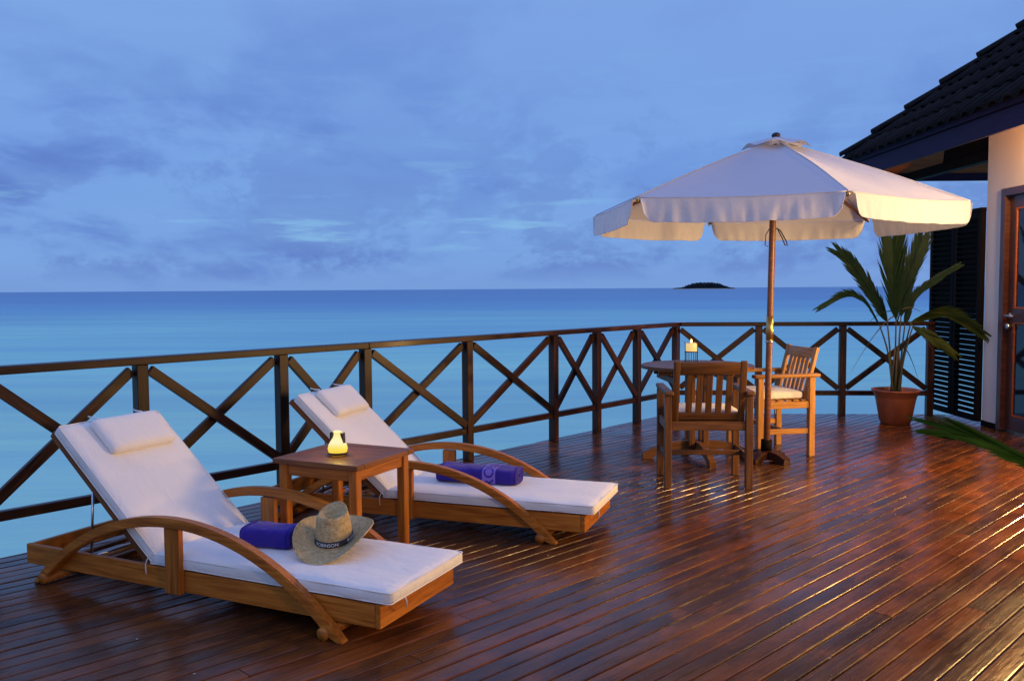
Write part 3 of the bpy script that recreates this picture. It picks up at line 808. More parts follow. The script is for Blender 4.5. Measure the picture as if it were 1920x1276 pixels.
# ------------------------------------------------------------------ towels
def towel(name, label, p, ang, L, w, h, letters):
    """rolled and flattened terry towel; local X along the roll"""
    root = thing(name, label, 'towel', p, ang, 'rolled violet towels on the loungers')
    n = 44
    def prof(t):   # closed flattened roll section, (y, z), t 0..1
        a = 2 * pi * t - pi / 2
        c, s_ = cos(a), sin(a); e = .5
        return (w / 2 * abs(c) ** e * (1 if c > 0 else -1), h / 2 + h / 2 * abs(s_) ** e * (1 if s_ > 0 else -1) * (1 - .05 * (c < 0)))
    m = 36; V, F = [], []
    for i in range(m + 1):
        x = (i / m - .5) * L; en = 1 - .10 * max(0, abs(i / m - .5) * 2 - .93) / .07
        for k in range(n):
            y, z = prof(k / n)
            d = .006 * noise.noise(Vector((x * 9, y * 14, z * 14 + w))) + .0025 * noise.noise(Vector((x * 40, y * 40, z * 40)))
            z2 = (z - h / 2) * (en + d * 6) + h / 2
            V.append((x + .006 * noise.noise(Vector((y * 30, z * 30, i * .02))) * (i in (0, m)), y * (en + d * 4), max(.001, z2 + d)))
    for i in range(m):
        for k in range(n): F.append((i * n + k, i * n + (k + 1) % n, (i + 1) * n + (k + 1) % n, (i + 1) * n + k))
    F.append(tuple(range(n))[::-1]); F.append(tuple(range(m * n, (m + 1) * n)))
    from_data('rolled_towel', V, F, TOWEL, root, True)
    # spiral folds showing at both ends
    for sx in (-1, 1):
        bm = bmesh.new()
        for q in (.86, .66, .46, .26):
            pts = [(sx * (L / 2 + .001 + .003 * q), prof(k / 22)[0] * q, (prof(k / 22)[1] - h / 2) * q + h / 2) for k in range(22)]
            tube('', None, pts, .0065, None, 6, bm=bm, closed=True)
        fin(bm, 'end_folds', TOWEL, root, True)
    if letters:
        x0, x1, t0, t1 = letters
        V, F = [], []; q = 26
        for i in range(q + 1):
            y, z = prof(t0 + (t1 - t0) * i / q)
            ny, nz = y / w, (z - h / 2) / h; l = sqrt(ny * ny + nz * nz); o = .0045
            for x in (x0, x1): V.append((x, y + ny / l * o, z + nz / l * o))
        F = [(2 * i, 2 * i + 1, 2 * i + 3, 2 * i + 2) for i in range(q)]
        from_data('woven_band', V, F, TOWELL, root, True)
        # serif style lettering running up and over the roll
        ss = []; Lc = 0; prev = None; N_ = 200
        for i in range(N_ + 1):
            p2 = Vector(prof(t0 + (t1 - t0) * i / N_))
            if prev is not None: Lc += (p2 - prev).length
            ss.append((Lc, p2)); prev = p2
        def at(s_):
            s_ = max(0, min(Lc - 1e-6, s_))
            for i in range(N_):
                if ss[i + 1][0] >= s_:
                    f = (s_ - ss[i][0]) / max(1e-9, ss[i + 1][0] - ss[i][0]); return ss[i][1].lerp(ss[i + 1][1], f)
            return ss[-1][1]
        me = text_mesh('ROBINSON', (x1 - x0) * 1.08, extrude=0)
        xs = [v.co.x for v in me.vertices]; ys = [v.co.y for v in me.vertices]
        bm = bmesh.new(); bm.from_mesh(me)
        bmesh.ops.subdivide_edges(bm, edges=[e for e in bm.edges if e.calc_length() > .006], cuts=4)
        mnx = min(xs); cyy = (min(ys) + max(ys)) / 2
        keep = []
        for v in bm.verts:
            tx, ty = v.co.x - mnx + .012, v.co.y - cyy
            if tx > Lc - .006: keep.append(v); continue
            a_ = at(tx); ny, nz = a_.x / w, (a_.y - h / 2) / h; l = sqrt(ny * ny + nz * nz)
            v.co = Vector(((x0 + x1) / 2 - ty * LSGN, a_.x + ny / l * .0062, a_.y + nz / l * .0062))
        bmesh.ops.delete(bm, geom=keep, context='VERTS')
        fin(bm, 'lettering', TOWEL, root); bpy.data.meshes.remove(me)
    return root
LSGN = 1
ZC = .158 + .004 + .055 + .003
towel('towel', 'rolled violet towel with a woven lettered band on the farther lounger', on_lounger(1, .725, .325, ZC), radians(163.5 - 180), .47, .18, .098, (.045, .125, .93, .42))
towel('towel', 'plain rolled violet towel lying behind the straw hat on the nearer lounger', on_lounger(0, .762, .295, ZC), radians(163 - 180), .23, .16, .092, None)

# ------------------------------------------------------------------ straw hat
def hat():
    p = on_lounger(0, .50, .36, ZC)
    root = thing('straw_hat', 'braided straw cowboy hat with a black lettered band on the nearer lounger', 'hat', Vector((-.775, 3.735, .270)), radians(-12))
    root.rotation_euler = (radians(12), radians(2), radians(-14)); root.scale = (.93, .93, .93)
    n = 96; V, F = [], []
    def brim(a, r):
        # sides (local +-X) curl up, front dips towards the camera
        s_ = (r - .085) / .095
        lift = .052 * abs(cos(a)) ** 2.2 * s_ ** 1.7 + .014 * s_
        rr = r * (1 + .10 * s_ * (abs(sin(a)) ** 2) - .03 * s_ * abs(cos(a)))
        x, y = rr * cos(a) , rr * sin(a) * 1.10
        if sin(a) < 0: lift -= .022 * s_ * abs(sin(a)) ** 2
        return Vector((x, y, .004 + lift))
    prof = []
    K = 14
    for j in range(K + 1):
        r = .180 - (.180 - .088) * j / K
        prof.append([brim(2 * pi * k / n, r) for k in range(n)])
    # crown with pinched teardrop top
    for j in range(1, 20):
        f = j / 19
        ring = []
        for k in range(n):
            a = 2 * pi * k / n
            if f < .72:
                g = f / .72; r = .086 - .013 * g ** 1.3; z = .034 + .128 * g
                if sin(a) < 0: r *= 1 - .12 * g * (-sin(a)) ** 3
                x, y = r * cos(a) * (1 - .06 * g), r * sin(a) * 1.14
            else:
                g = (f - .72) / .28; r = .073 * (1 - g ** 1.6)
                z = .162 + .016 * sin(min(1, g * 1.25) * pi * .5) * (1 - g) - .030 * g ** 1.2
                z += (.016 * max(0, sin(a)) ) * (1 - g) * 1
                x, y = r * cos(a) * .92, r * sin(a) * 1.12
                if sin(a) < 0: x *= 1 - .10 * (1 - g); y *= 1 - .12 * (1 - g) * (-sin(a)) ** 3
            # front pinch dents
            dent = math.exp(-((a - pi * 1.32) / .30) ** 2) + math.exp(-((a - pi * 1.68) / .30) ** 2)
            kf = max(0, f - .35) / .65
            ring.append(Vector((x * (1 - .16 * dent * kf), y * (1 - .10 * dent * kf), z + (.010 * (1 - abs(cos(a))) if f > .6 else 0) * (1 - max(0, (f - .72) / .28)))))
        prof.append(ring)
    for r_ in prof[K + 1:]:
        for v in r_: v.z -= .026
    for r_ in prof: V += r_
    for j in range(len(prof) - 1):
        for k in range(n): F.append((j * n + k, j * n + (k + 1) % n, (j + 1) * n + (k + 1) % n, (j + 1) * n + k))
    F.append(tuple(range((len(prof) - 1) * n, len(prof) * n)))
    o = from_data('hat_body', V, F, STRAW, root, True)
    sm = o.modifiers.new('thick', 'SOLIDIFY'); sm.thickness = .003; sm.offset = -1
    edge = [brim(2 * pi * k / n, .180) + Vector((0, 0, -.001)) for k in range(n)]
    tube('brim_edge', root, edge, .0032, STRAW, 6, closed=True)
    # band
    V, F = [], []; hb = .026
    def bandpt(a, z, off=.0022):
        g = (z - .034) / .128; r = .086 - .013 * max(0, g) ** 1.3 + off
        if sin(a) < 0: r *= 1 - .12 * g * (-sin(a)) ** 3
        return Vector((r * cos(a) * (1 - .06 * g), r * sin(a) * 1.14, z - .026))
    for k in range(n):
        a = 2 * pi * k / n
        for z in (.036, .036 + hb): V.append(bandpt(a, z))
        for z in (.036 + hb, .036): V.append(bandpt(a, z, -.001))
    for k in range(n):
        b, c = 4 * k, 4 * ((k + 1) % n)
        F += [(b, c, c + 1, b + 1), (b + 1, c + 1, c + 2, b + 2)]
    from_data('hat_band', V, F, BAND, root, True)
    bm = bmesh.new()
    for a0_ in (radians(274), radians(274 + 103), radians(274 - 103), radians(274 + 180)):
        me = text_mesh('ROBINSON', .0215, extrude=0)
        b2 = bmesh.new(); b2.from_mesh(me)
        bmesh.ops.subdivide_edges(b2, edges=[e for e in b2.edges if e.calc_length() > .004], cuts=2)
        for v in b2.verts:
            a = a0_ + v.co.x * 1.10 / .092; v.co = bandpt(a, .036 + hb / 2 + v.co.y * 1.0, .0034)
        b2.to_mesh(me); b2.free(); bm.from_mesh(me); bpy.data.meshes.remove(me)
    fin(bm, 'lettering', PRINT, root)
hat()

# ------------------------------------------------------------------ side table with lantern
def side_table():
    c = Vector((-.8550, 4.4215)); a = radians(-25.5)
    root = thing('side_table', 'square teak side table between the two loungers', 'table', (c.x, c.y, 0), a)
    s_, zt = .255, .52
    # top: frame with boards
    for y in (-1, 1): bar('top_frame', root, (-s_, y * (s_ - .03), zt - .0125), (s_, y * (s_ - .03), zt - .0125), .06, .025, TEAKD)
    for x in (-1, 1): bar('top_frame', root, (x * (s_ - .03), -s_ + .0605, zt - .0125), (x * (s_ - .03), s_ - .0605, zt - .0125), .06, .025, TEAKD)
    nb = 5; w = (2 * (s_ - .0605)) / nb
    for i in range(nb):
        y = -s_ + .0605 + w * (i + .5); bar('top_board', root, (-s_ + .0605, y, zt - .0135), (s_ - .0605, y, zt - .0135), w - .002, .022, TEAKD, bev=.0015)
    q = s_ - .045
    for x in (-1, 1):
        for y in (-1, 1): bar('leg', root, (x * q, y * q, 0), (x * q, y * q, zt - .0255), .045, .045, TEAK, up=(0, 1, 0))
    for y in (-1, 1): bar('apron', root, (-q + .023, y * q, zt - .056), (q - .023, y * q, zt - .056), .022, .06, TEAK)
    for x in (-1, 1): bar('apron', root, (x * q, -q + .023, zt - .056), (x * q, q - .023, zt - .056), .022, .06, TEAK)
side_table()
def table_lantern():
    root = thing('table_lantern', 'small glowing yellow pear shaped lantern standing on the side table', 'lantern', (-.885, 4.385, .5215), radians(-20))
    lathe('glass_bowl', root, [(.0, .001), (.034, .001), (.046, .012), (.050, .030), (.046, .050), (.034, .070), (.023, .086), (.0185, .102), (.020, .116), (.018, .117), (.016, .104)], LAMPG, 32)
    lathe('holder_ring', root, [(.036, 0), (.048, .004), (.0505, .012), (.049, .013)], BLACK, 32)
    for sx in (-1, 1):
        V = []
        for x, z in ((.0215, .112), (.037, .112), (.040, .060), (.037, .066), (.030, .083), (.024, .096)): V += [(sx * x, -.011, z), (sx * x, .011, z)]
        k = 6; F = [tuple(range(0, 12, 2)), tuple(range(1, 12, 2))[::-1]] + [(2 * i, 2 * ((i + 1) % k), 2 * ((i + 1) % k) + 1, 2 * i + 1) for i in range(k)]
        from_data('side_grip', V, F, BLACK, root)
    ld = bpy.data.lights.new('lantern_light', 'POINT'); ld.energy = 2.2; ld.color = (1, .62, .15); ld.shadow_soft_size = .03
    lo = bpy.data.objects.new('lantern_light', ld); C.objects.link(lo); lo.parent = root; lo.location = (0, 0, .135)
table_lantern()

# ------------------------------------------------------------------ dining chairs
def chair():
    """faces local +Y; origin on the floor between the rear legs"""
    root = thing('dining_chair', '', 'chair', group='slatted teak armchairs at the round table')
    hw, dp = .293, .49; lg = .048
    xl = hw - lg / 2
    for sx in (-1, 1):
        bar('leg', root, (sx * xl, lg / 2, 0), (sx * xl, lg / 2, .632), lg, lg, CHAIRW, up=(0, 1, 0))
        bar('leg', root, (sx * xl, dp - lg / 2, 0), (sx * xl, dp - lg / 2, .632), lg, lg, CHAIRW, up=(0, 1, 0))
        bar('armrest', root, (sx * (xl - .002), -.045, .6475), (sx * (xl - .002), dp + .035, .6475), .06, .030, CHAIRW, bev=.010, seg=3)
        bar('side_rail', root, (sx * xl, lg + .001, .415), (sx * xl, dp - lg - .001, .415), .024, .055, CHAIRW)
        bar('side_stretcher', root, (sx * xl, lg + .001, .205), (sx * xl, dp - lg - .001, .205), .022, .042, CHAIRW)
    bar('front_rail', root, (-xl + lg / 2 + .001, dp - lg / 2, .415), (xl - lg / 2 - .001, dp - lg / 2, .415), .024, .055, CHAIRW)
    bar('back_rail', root, (-xl + lg / 2 + .001, lg / 2, .425), (xl - lg / 2 - .001, lg / 2, .425), .026, .06, CHAIRW)
    bar('cross_stretcher', root, (-xl + .012, dp / 2, .205), (xl - .012, dp / 2, .205), .022, .034, CHAIRW)
    for i in range(6):
        y = .075 + i * .068; bar('seat_slat', root, (-xl + .013, y, .449), (xl - .013, y, .449), .05, .012, CHAIRW)
    # reclined back
    t = Vector((0, -.105, .40)).normalized(); f = Vector((0, t.z, -t.y)); p = Vector((0, .058, .455))
    for sx in (-1, 1):
        bar('back_stile', root, p + Vector((sx * .219, 0, 0)), p + t * .425 + Vector((sx * .219, 0, 0)), .044, .028, CHAIRW, up=tuple(f), bev=.005, seg=2)
    bar('crest_rail', root, p + t * .375 + Vector((-.1965, 0, 0)), p + t * .375 + Vector((.1965, 0, 0)), .026, .082, CHAIRW, up=tuple(t), bev=.005, seg=2)
    bar('lower_back_rail', root, p + t * .035 + Vector((-.1965, 0, 0)), p + t * .035 + Vector((.1965, 0, 0)), .024, .05, CHAIRW, up=tuple(t))
    for i in range(5):
        x = (i - 2) * .0655
        bar('back_slat', root, p + t * .0605 + Vector((x, 0, 0)), p + t * .3335 + Vector((x, 0, 0)), .042, .014, CHAIRW, up=tuple(f))
    cs = cushion('seat_cushion', root, .46, .43, .062, CREAM, frame((0, .280, .487), (1, 0, 0), (0, 1, 0)), puff=.006, r=.02, nx=16, ny=14, crown=.010)
    for sx in (-1, 1):
        tube('cushion_tie', root, [(sx * .222, .06, .47), (sx * .247, .046, .455), (sx * .250, .05, .40), (sx * .256, .052, .33), (sx * .250, .056, .265)], .003, CORD, 6)
    return root
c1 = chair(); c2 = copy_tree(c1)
c1['label'] = 'slatted teak armchair at the round table seen from behind'
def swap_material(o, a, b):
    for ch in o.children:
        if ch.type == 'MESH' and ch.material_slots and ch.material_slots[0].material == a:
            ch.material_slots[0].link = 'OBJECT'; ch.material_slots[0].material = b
GOLDT = wood('lamplit_chair_teak', (.26, .10, .022), (.44, .20, .05), (.58, .29, .08), .42, spec=.35)  # lamplight put into the colour: brighter, golden copy of the chair teak
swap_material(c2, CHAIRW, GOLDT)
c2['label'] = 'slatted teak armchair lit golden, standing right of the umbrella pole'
a1_ = radians(-3.0); mid = Vector((1.313, 5.80))
c1.location = (mid.x, mid.y, 0); c1.rotation_euler = (0, 0, a1_)
th2 = radians(11)      # rear direction of the second chair
rear = Vector((cos(th2), sin(th2))); wd = Vector((-rear.y, rear.x))
o2 = Vector((2.415, 6.93)) + wd * .293
c2.location = (o2.x, o2.y, 0); c2.rotation_euler = (0, 0, th2 + pi / 2)

# ------------------------------------------------------------------ round table
def round_table():
    root = thing('round_table', 'round wooden dining table with pedestal feet behind the armchair', 'table', (1.47, 6.93, 0), radians(4))
    R, zt, th = .44, .742, .026
    # rim
    n = 48; V, F = [], []
    for k in range(n):
        a = 2 * pi * k / n
        for r, z in ((R - .05, zt), (R - .004, zt), (R, zt - .004), (R, zt - th), (R - .05, zt - th)): V.append((r * cos(a), r * sin(a), z))
    for k in range(n):
        b, c = 5 * k, 5 * ((k + 1) % n)
        for i in range(5): F.append((b + i, c + i, c + (i + 1) % 5, b + (i + 1) % 5))
    from_data('rim', V, [f[::-1] for f in F], CHAIRW, root)
    r = R - .053; nb = 9; w = 2 * r / nb
    for i in range(nb):
        y0, y1 = -r + i * w + .003, -r + (i + 1) * w - .003
        top = []; m = 8
        for j in range(m + 1):
            y = y0 + (y1 - y0) * j / m; top.append((sqrt(max(0, r * r - y * y)), y))
        for j in range(m, -1, -1):
            y = y0 + (y1 - y0) * j / m; top.append((-sqrt(max(0, r * r - y * y)), y))
        V = [(x, y, zt - .001) for x, y in top] + [(x, y, zt - th + .003) for x, y in top]; k = len(top)
        from_data('top_board', V, [tuple(range(k)), tuple(range(k, 2 * k))[::-1]] + [(q, k + q, k + (q + 1) % k, (q + 1) % k) for q in range(k)], CHAIRW, root)
    for sx in (-1, 1):
        bar('bearer', root, (-R * .75, sx * .075, zt - th - .026), (R * .75, sx * .075, zt - th - .026), .03, .05, CHAIRW)
    for sx in (-1, 1):
        bar('bearer', root, (sx * .24, -R * .68, zt - th - .078), (sx * .24, R * .68, zt - th - .078), .03, .05, CHAIRW)
    for x in (-1, 1):
        for y in (-1, 1): bar('column', root, (x * .055, y * .055, .10), (x * .055, y * .055, zt - th - .052), .045, .045, CHAIRW, up=(0, 1, 0))
    bar('column_block', root, (-.12, 0, .40), (.12, 0, .40), .06, .05, CHAIRW)
    for k in range(4):
        a = k * pi / 2; d = Vector((cos(a), sin(a), 0)); s2 = Vector((-sin(a), cos(a), 0))
        out = [(.03, .045), (.03, .135), (.16, .135), (.30, .105), (.42, .055), (.44, .045), (.44, 0), (.36, 0), (.33, .035), (.20, .065), (.10, .055), (.08, .045)]
        V = [d * x + s2 * .024 + Vector((0, 0, z)) for x, z in out] + [d * x - s2 * .024 + Vector((0, 0, z)) for x, z in out]; m = len(out)
        from_data('foot', V, [tuple(range(m)), tuple(range(m, 2 * m))[::-1]] + [(i, m + i, m + (i + 1) % m, (i + 1) % m) for i in range(m)], CHAIRW, root)
round_table()
def candle_holder():
    root = thing('candle_holder', 'lit candle in a black barred holder on the round table', 'candle holder', (1.432, 6.97, .7425))
    r = .049
    for k in range(16):
        a = 2 * pi * (k + .5) / 16; bar('bar', root, (r * cos(a), r * sin(a), .004), (r * cos(a), r * sin(a), .098), .004, .004, BLACK, bev=0, up=(0, 1, .01))
    for z in (.003, .099):
        tube('ring', root, [(r * cos(2 * pi * k / 24), r * sin(2 * pi * k / 24), z) for k in range(24)], .0045, BLACK, 6, closed=True)
    lathe('candle_shade', root, [(.038, .101), (.044, .104), (.0445, .160), (.042, .166), (.039, .160)], CANDLE, 28)
    lathe('candle', root, [(.0, .102), (.034, .102), (.035, .168), (.03, .172), (.0, .170)], WAX, 24)
    lathe('flame', root, [(.001, .170), (.008, .178), (.006, .190), (.001, .200)], FLAME, 10)
    for sx in (-1, 1): tube('hook', root, [(sx * .049, 0, .1), (sx * .049, 0, .165), (sx * .056, 0, .178)], .003, BLACK, 6)
candle_holder()

# ------------------------------------------------------------------ parasol
def parasol():
    base = Vector((1.972, 6.742, 0)); top = Vector((2.006, 6.72, 2.40))
    root = thing('parasol', 'open cream canvas parasol on a wooden pole over the round table', 'parasol', base)
    ax = (top - base).normalized()
    bpt = lambda z: (top - base) * (z / 2.40)
    tube('pole', root, [bpt(z) for z in (.05, .6, 1.2, 1.8, 2.40)], .0245, POLEW, 16)
    tube('pole_sleeve', root, [bpt(z) for z in (.93, 1.13)], .0275, BRASS, 16)
    tube('sleeve_ring', root, [bpt(z) for z in (.925, .94)], .031, METAL, 16)
    # crossed timber foot
    for k in range(2):
        a = radians(38) + k * pi / 2; d = Vector((cos(a), sin(a), 0)); s2 = Vector((-sin(a), cos(a), 0)); hh = .19
        z1 = .085
        out = [(-hh, 0), (-hh, .04), (-hh + .07, .075), (-.06, z1), (.06, z1), (hh - .07, .075), (hh, .04), (hh, 0), (hh - .08, 0), (hh - .10, .02), (-hh + .10, .02), (-hh + .08, 0)]
        off = .0 if k == 0 else .0
        V = [d * x + s2 * (.042 - .002 * k) + Vector((0, 0, z + .002 * k)) for x, z in out] + [d * x - s2 * (.042 - .002 * k) + Vector((0, 0, z + .002 * k)) for x, z in out]; m = len(out)
        from_data('foot_beam', V, [tuple(range(m)), tuple(range(m, 2 * m))[::-1]] + [(i, m + i, m + (i + 1) % m, (i + 1) % m) for i in range(m)], RAILW, root)
    tube('collar', root, [(0, 0, .08), (.0015, 0, .17)], .042, DARKW, 16)
    # canopy
    ctr = Vector((1.955, 6.60, 0)); R = 1.385; ZH = 1.925; ZA = 2.452
    ang = [radians(-140.6 + 60 * k) for k in range(6)]
    apex = Vector((top.x - .0, top.y - .03, ZA))
    cor = [Vector((ctr.x + R * cos(a), ctr.y + R * sin(a), ZH + .01 * (1 if k in (1, 2) else 0))) for k, a in enumerate(ang)]
    cor = [Vector((x, y, z)) for x, y, z in ((.80, 5.60, 1.925), (2.055, 5.37, 1.932), (3.19, 6.12, 1.935), (3.02, 7.44, 1.925), (1.72, 7.66, 1.92), (.66, 6.86, 1.915))]
    def gore(k, u, v):   # u along the hem, v from hem (0) to apex (1)
        A, B = cor[k], cor[(k + 1) % 6]
        p = A.lerp(B, u).lerp(apex, v)
        e = 4 * u * (1 - u)
        p.z -= .045 * e * (1 - v) * (v + .25) * 1.4
        p.z += .020 * sin(pi * v) * (1 - e)
        p.z += .004 * noise.noise(Vector((u * 5 + k * 7, v * 4, 1)))
        return p
    nu, nv = 18, 16
    for k in range(6):
        V = [gore(k, i / nu, j / nv * .93) - base for j in range(nv + 1) for i in range(nu + 1)]
        F = [(j * (nu + 1) + i, j * (nu + 1) + i + 1, (j + 1) * (nu + 1) + i + 1, (j + 1) * (nu + 1) + i) for j in range(nv) for i in range(nu)]
        o = from_data('canopy_panel', V, F, CANOPY, root, True)
        # valance
        A, B = cor[k], cor[(k + 1) % 6]; t = (B - A).normalized(); nrm = Vector((t.y, -t.x, 0))
        m, q = 60, 10; V = []
        H = .150
        for j in range(q + 1):
            for i in range(m + 1):
                u = .018 + .964 * i / m; e = abs(2 * (i / m) - 1)
                hgt = H * (1 - max(0, (e - .86) / .14) ** 2.4 * .94) if e > .86 else H
                if e > .86: hgt = H * sqrt(max(.004, 1 - ((e - .86) / .14) ** 2.0))
                p = gore(k, u, 0); f = j / q
                wv = .010 * noise.noise(Vector((u * 26 + k * 11, f * .8, 4))) + .006 * sin(u * 70 + k) * noise.noise(Vector((u * 5 + k, 2, 2)))
                p = p + nrm * (.010 + f * (.022 + wv * 1.6)) + Vector((0, 0, -hgt * f - .004 + .004 * noise.noise(Vector((u * 15, k, 7))) * f))
                V.append(p - base)
        F = [(j * (m + 1) + i, j * (m + 1) + i + 1, (j + 1) * (m + 1) + i + 1, (j + 1) * (m + 1) + i) for j in range(q) for i in range(m)]
        va = from_data('valance', V, F, CANOPY, root, True)
        hem = [V[q * (m + 1) + i] for i in range(m + 1)]
        tube('hem_seam', va, hem, .0025, CANOPY, 5)
        top_ = [gore(k, .01 + .98 * i / 30, 0) - base + nrm * .006 for i in range(31)]
        tube('edge_seam', o, top_, .0035, CANOPY, 5)
        # seam over the rib
        seam = [gore(k, 0, j / nv * .93) - base + Vector((0, 0, .003)) for j in range(nv + 1)]
        tube('rib_seam', o, seam, .0045, CANOPY, 6)
        # rib and strut
        bar('rib', root, cor[k].lerp(apex, .02) - base + Vector((0, 0, -.028)) + (cor[k] - ctr).normalized() * .02 * 0, apex - base + Vector((0, 0, -.03)), .016, .024, POLEW)
        hub = bpt(1.93)
        st = cor[k].lerp(apex, .48) - base + Vector((0, 0, -.045))
        bar('strut', root, st, hub + (st - hub).normalized() * .04, .014, .02, POLEW)
        tip = cor[k] - base; dv = (cor[k] - ctr).normalized()
        tube('rib_tip', root, [tip + Vector((0, 0, -.012)) - dv * .02, tip + Vector((0, 0, -.020)) + dv * .012], .009, BRASS, 8)
    tube('hub', root, [bpt(1.89), bpt(1.96)], .045, POLEW, 16)
    # raised vent cap with scalloped loops
    V, F = [], []; capR = .26; m = 12
    aps = apex - base + Vector((0, 0, .035))
    for k in range(6):
        A, B = ang[k], ang[(k + 1) % 6]
        b0 = len(V)
        for j in range(7):
            for i in range(m + 1):
                u = i / m; pa = Vector((cos(A), sin(A), 0)) * capR; pb = Vector((cos(B), sin(B), 0)) * capR
                e = Vector((0, 0, -.088 + .030 * (4 * u * (1 - u)) ** 2)) + pa.lerp(pb, u)
                p = aps + e * (1 - j / 6 * .9)
                V.append(p)
        F += [(b0 + j * (m + 1) + i, b0 + j * (m + 1) + i + 1, b0 + (j + 1) * (m + 1) + i + 1, b0 + (j + 1) * (m + 1) + i) for j in range(6) for i in range(m)]
    from_data('vent_cap', V, F, CANOPY, root, True)
    lathe('finial', root, [(.0, .0), (.030, .0), (.034, .012), (.028, .026), (.012, .034), (.0, .035)], BLACK, 20, tuple(aps + Vector((0, 0, -.006))))
    # dark cord loops below the canopy
    q = bpt(1.80) + Vector((.024, -.012, 0))
    tube('cord', root, [q, q + Vector((.03, -.01, -.02)), q + Vector((.075, -.01, -.10)), q + Vector((.085, -.01, -.135)), q + Vector((.066, -.01, -.13)), q + Vector((.045, -.01, -.08)), q + Vector((.01, -.01, -.01))], .0045, DCORD, 6)
    q = bpt(1.80) + Vector((-.024, -.012, 0))
    tube('cord', root, [q, q + Vector((-.03, 0, -.05)), q + Vector((-.035, 0, -.13)), q + Vector((-.012, 0, -.14))], .0035, DCORD, 6)
parasol()

# ------------------------------------------------------------------ potted palms
def frond(name, parent, stalk, blade, width, m, side=(0, 0, 1), seed=0, fold=.25, nlf=30, fork=True):
    """stalk: points from the soil up; blade: centre line of the leaf blade; one mesh of pleated leaflets"""
    rnd = random.Random(seed)
    bm = bmesh.new()
    # smooth centre line (Catmull-Rom)
    def cr(P, t):
        n = len(P) - 1; x = t * n; i = min(n - 1, int(x)); f = x - i
        p = [P[max(0, i - 1)], P[i], P[i + 1], P[min(n, i + 2)]]
        return .5 * ((2 * p[1]) + (p[2] - p[0]) * f + (2 * p[0] - 5 * p[1] + 4 * p[2] - p[3]) * f * f + (3 * p[1] - p[0] - 3 * p[2] + p[3]) * f ** 3)
    P = [Vector(p) for p in blade]; sd = Vector(side).normalized()
    tot = sum((P[i + 1] - P[i]).length for i in range(len(P) - 1))
    rach = [cr(P, t / 20) for t in range(19)]
    tube('', None, rach, lambda t: .0055 * (1 - t) + .0012, None, 6, bm=bm)
    for s_ in (-1, 1):
        for k in range(nlf):
            t = .02 + .90 * (k / (nlf - 1)) ** .95
            p = cr(P, t); tg = (cr(P, min(1, t + .02)) - cr(P, max(0, t - .02))).normalized()
            sv = (sd - tg * sd.dot(tg)).normalized() * s_; nn = tg.cross(sv).normalized() * s_
            env = sin(pi * min(1, .12 + .80 * t)) ** .8
            ln = (width * 2.9 * env + .02) * rnd.uniform(.92, 1.06); spread = rnd.uniform(.29, .37) * (1 - .40 * t)
            if fork and t > .8: ln *= 1.15
            w = .0062 + .0042 * env
            dirv = (tg * (1 - spread * .4) + sv * spread).normalized()
            cen = []; q = p.copy(); dd = dirv.copy(); segs = 5
            for j in range(segs + 1):
                cen.append(q.copy()); dd = (dd + tg * .05 + Vector((0, 0, -.035)) - nn * fold * .05).normalized(); q += dd * ln / segs
            rows = []
            for j, c in enumerate(cen):
                f = j / segs; ww = w * (1 - f ** 2.5) * (.7 + .6 * min(1, f * 4)) + .0006
                perp = dd.cross(nn).normalized()
                rows.append([bm.verts.new(c - perp * ww), bm.verts.new(c + nn * .004 * (1 - f)), bm.verts.new(c + perp * ww)])
            for j in range(segs):
                for a in (0, 1): bm.faces.new((rows[j][a], rows[j][a + 1], rows[j + 1][a + 1], rows[j + 1][a]))
    o = fin(bm, name, m, parent, False)
    st = [Vector(p) for p in stalk]
    tube('stalk', o, [cr(st, t / 10) for t in range(11)], lambda t: .012 - .006 * t, STEM, 8)
    return o
def pot(root):
    prof = [(.0, .012), (.125, .0), (.138, .006), (.145, .03), (.150, .034), (.185, .235), (.190, .245), (.190, .262), (.196, .268), (.203, .30), (.222, .318), (.228, .330), (.226, .338), (.214, .338), (.205, .325), (.197, .30)]
    lathe('pot', root, prof, POT, 48)
    V = [(0, 0, .300)]; n = 32; rnd = random.Random(2)
    for r in (.07, .14, .197):
        for k in range(n): V.append((r * cos(2 * pi * k / n), r * sin(2 * pi * k / n), .300 + rnd.uniform(-.006, .010) * (r < .19)))
    F = [(0, 1 + k, 1 + (k + 1) % n) for k in range(n)]
    for j in range(2):
        for k in range(n): a = 1 + j * n + k; b = 1 + j * n + (k + 1) % n; F.append((a, a + n, b + n, b))
    from_data('soil', V, F, SOIL, root, True)
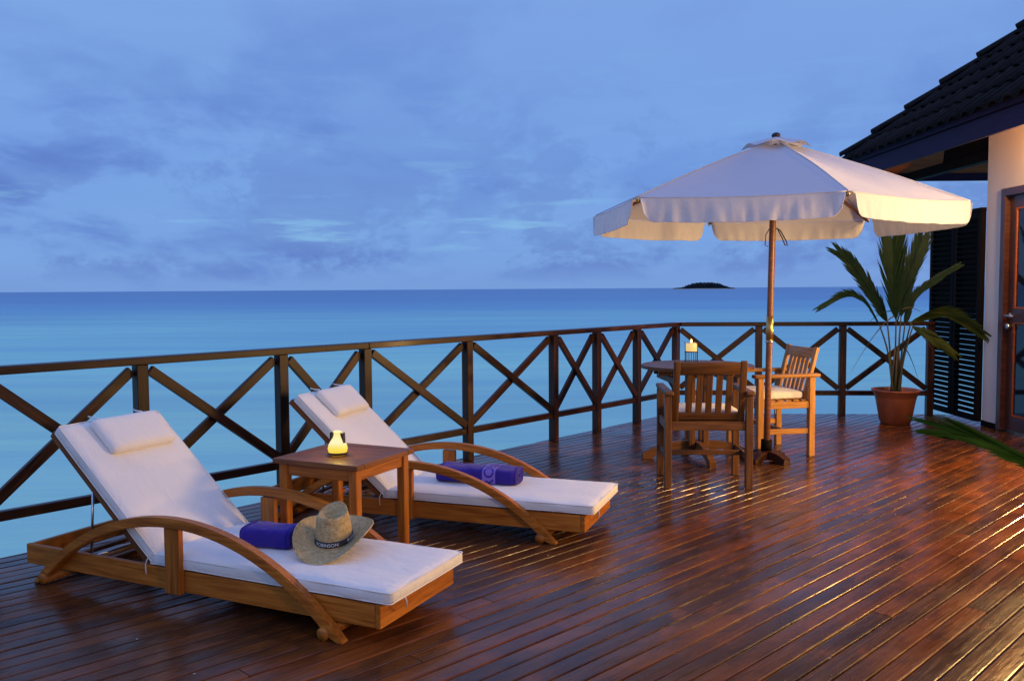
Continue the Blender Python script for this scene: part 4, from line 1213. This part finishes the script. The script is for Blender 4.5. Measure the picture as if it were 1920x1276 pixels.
def palm_a():
    root = thing('potted_palm', 'young palm in a terracotta pot by the railing and louvred screen', 'potted plant', (3.79, 8.60, 0))
    pot(root)
    B = lambda x, y: (x, y, .30)
    frond('frond', root, [B(0, 0), (-.01, 0, .7), (-.01, 0, 1.02)], [(-.01, 0, 1.02), (-.04, -.01, 1.30), (-.05, .0, 1.60), (-.055, .02, 1.80)], .185, LEAF, (1, .1, 0), 1, nlf=36)
    frond('frond', root, [B(.03, .02), (.03, .02, .7), (.05, .03, 1.05)], [(.05, .03, 1.05), (.10, .05, 1.34), (.20, .08, 1.62), (.285, .11, 1.84)], .11, LEAF, (1, -.3, 0), 2)
    frond('frond', root, [B(-.03, .01), (-.05, .03, .7), (-.08, .04, 1.00)], [(-.08, .04, 1.00), (-.20, .06, 1.24), (-.38, .08, 1.52), (-.56, .08, 1.70)], .085, LEAF, (.8, -.2, .5), 3)
    frond('frond', root, [B(-.04, -.03), (-.10, -.04, .70), (-.20, -.06, .98)], [(-.20, -.06, .98), (-.36, -.10, 1.20), (-.56, -.14, 1.27), (-.86, -.20, 1.14)], .048, LEAF, (.1, .6, .9), 4)
    frond('frond', root, [B(.04, .03), (.07, .04, .70), (.10, .05, .98)], [(.10, .05, .98), (.18, .06, 1.22), (.36, .04, 1.40), (.60, 0, 1.56)], .042, LEAF, (-.5, .3, .8), 5)
    frond('frond', root, [B(.02, -.04), (.05, -.05, .70), (.10, -.08, 1.0)], [(.10, -.08, 1.0), (.30, -.14, 1.09), (.50, -.20, 1.04), (.72, -.26, .90)], .080, LEAFY, (.1, .5, -1), 6, fold=1.2)
    frond('frond', root, [B(0, -.05), (.04, -.08, .66), (.10, -.12, .96)], [(.10, -.12, .96), (.16, -.18, .92), (.28, -.22, .84), (.43, -.26, .72)], .065, LEAFY, (.3, .2, 1), 7, fold=1.2)
    # thin hanging dry leaflets
    for k, pts in enumerate(([(-.03, 0, 1.06), (-.20, -.02, .98), (-.46, -.05, .52)], [(0, 0, 1.10), (-.16, .0, 1.14), (-.30, -.02, .98)], [(.05, 0, 1.12), (.14, 0, 1.18), (.24, -.02, 1.08)],
                             [(.05, 0, .78), (.12, -.03, .72), (.20, -.05, .42)], [(.12, 0, 1.0), (.26, -.02, .86), (.36, -.03, .70)], [(0, 0, 1.0), (.10, .02, 1.36), (.26, .03, 1.54)])):
        tube('leaflet', root, bezier(*pts, n=10), lambda t: .006 * (1 - t) + .001, LEAF if k % 2 else DRYL, 5)
    for k in range(5):
        a = k * 1.3; tube('leaf_sheath', root, [(.035 * cos(a), .035 * sin(a), .30), (.03 * cos(a + .4), .03 * sin(a + .4), .5), (.02 * cos(a + .8), .02 * sin(a + .8), .75)], lambda t: .016 * (1 - t) + .005, STEM if k % 2 else DRYL, 8)
palm_a()
def palm_b():
    root = thing('potted_palm', 'potted palm at the right edge whose long leaf reaches into view', 'potted plant', (2.60, 3.30, 0))
    pot(root)
    B = lambda x, y: (x, y, .30)
    frond('frond', root, [B(-.05, 0), (-.25, -.03, .44), (-.46, -.06, .59)], [(-.46, -.06, .59), (-.66, -.09, .69), (-.82, -.10, .765), (-1.0, -.11, .82)], .095, NEARL, (0, 1, .55), 12, nlf=26, fold=.2)
    frond('frond', root, [B(.02, 0), (.05, 0, .6), (.10, 0, .9)], [(.10, 0, .9), (.25, .02, 1.2), (.45, .05, 1.3), (.7, .1, 1.2)], .09, LEAF, (0, 1, .4), 13)
    frond('frond', root, [B(.04, .03), (.08, -.10, .6), (.12, -.2, .85)], [(.12, -.2, .85), (.2, -.4, 1.1), (.3, -.6, 1.1), (.4, -.8, .95)], .09, LEAF, (1, 0, .4), 14)
palm_b()
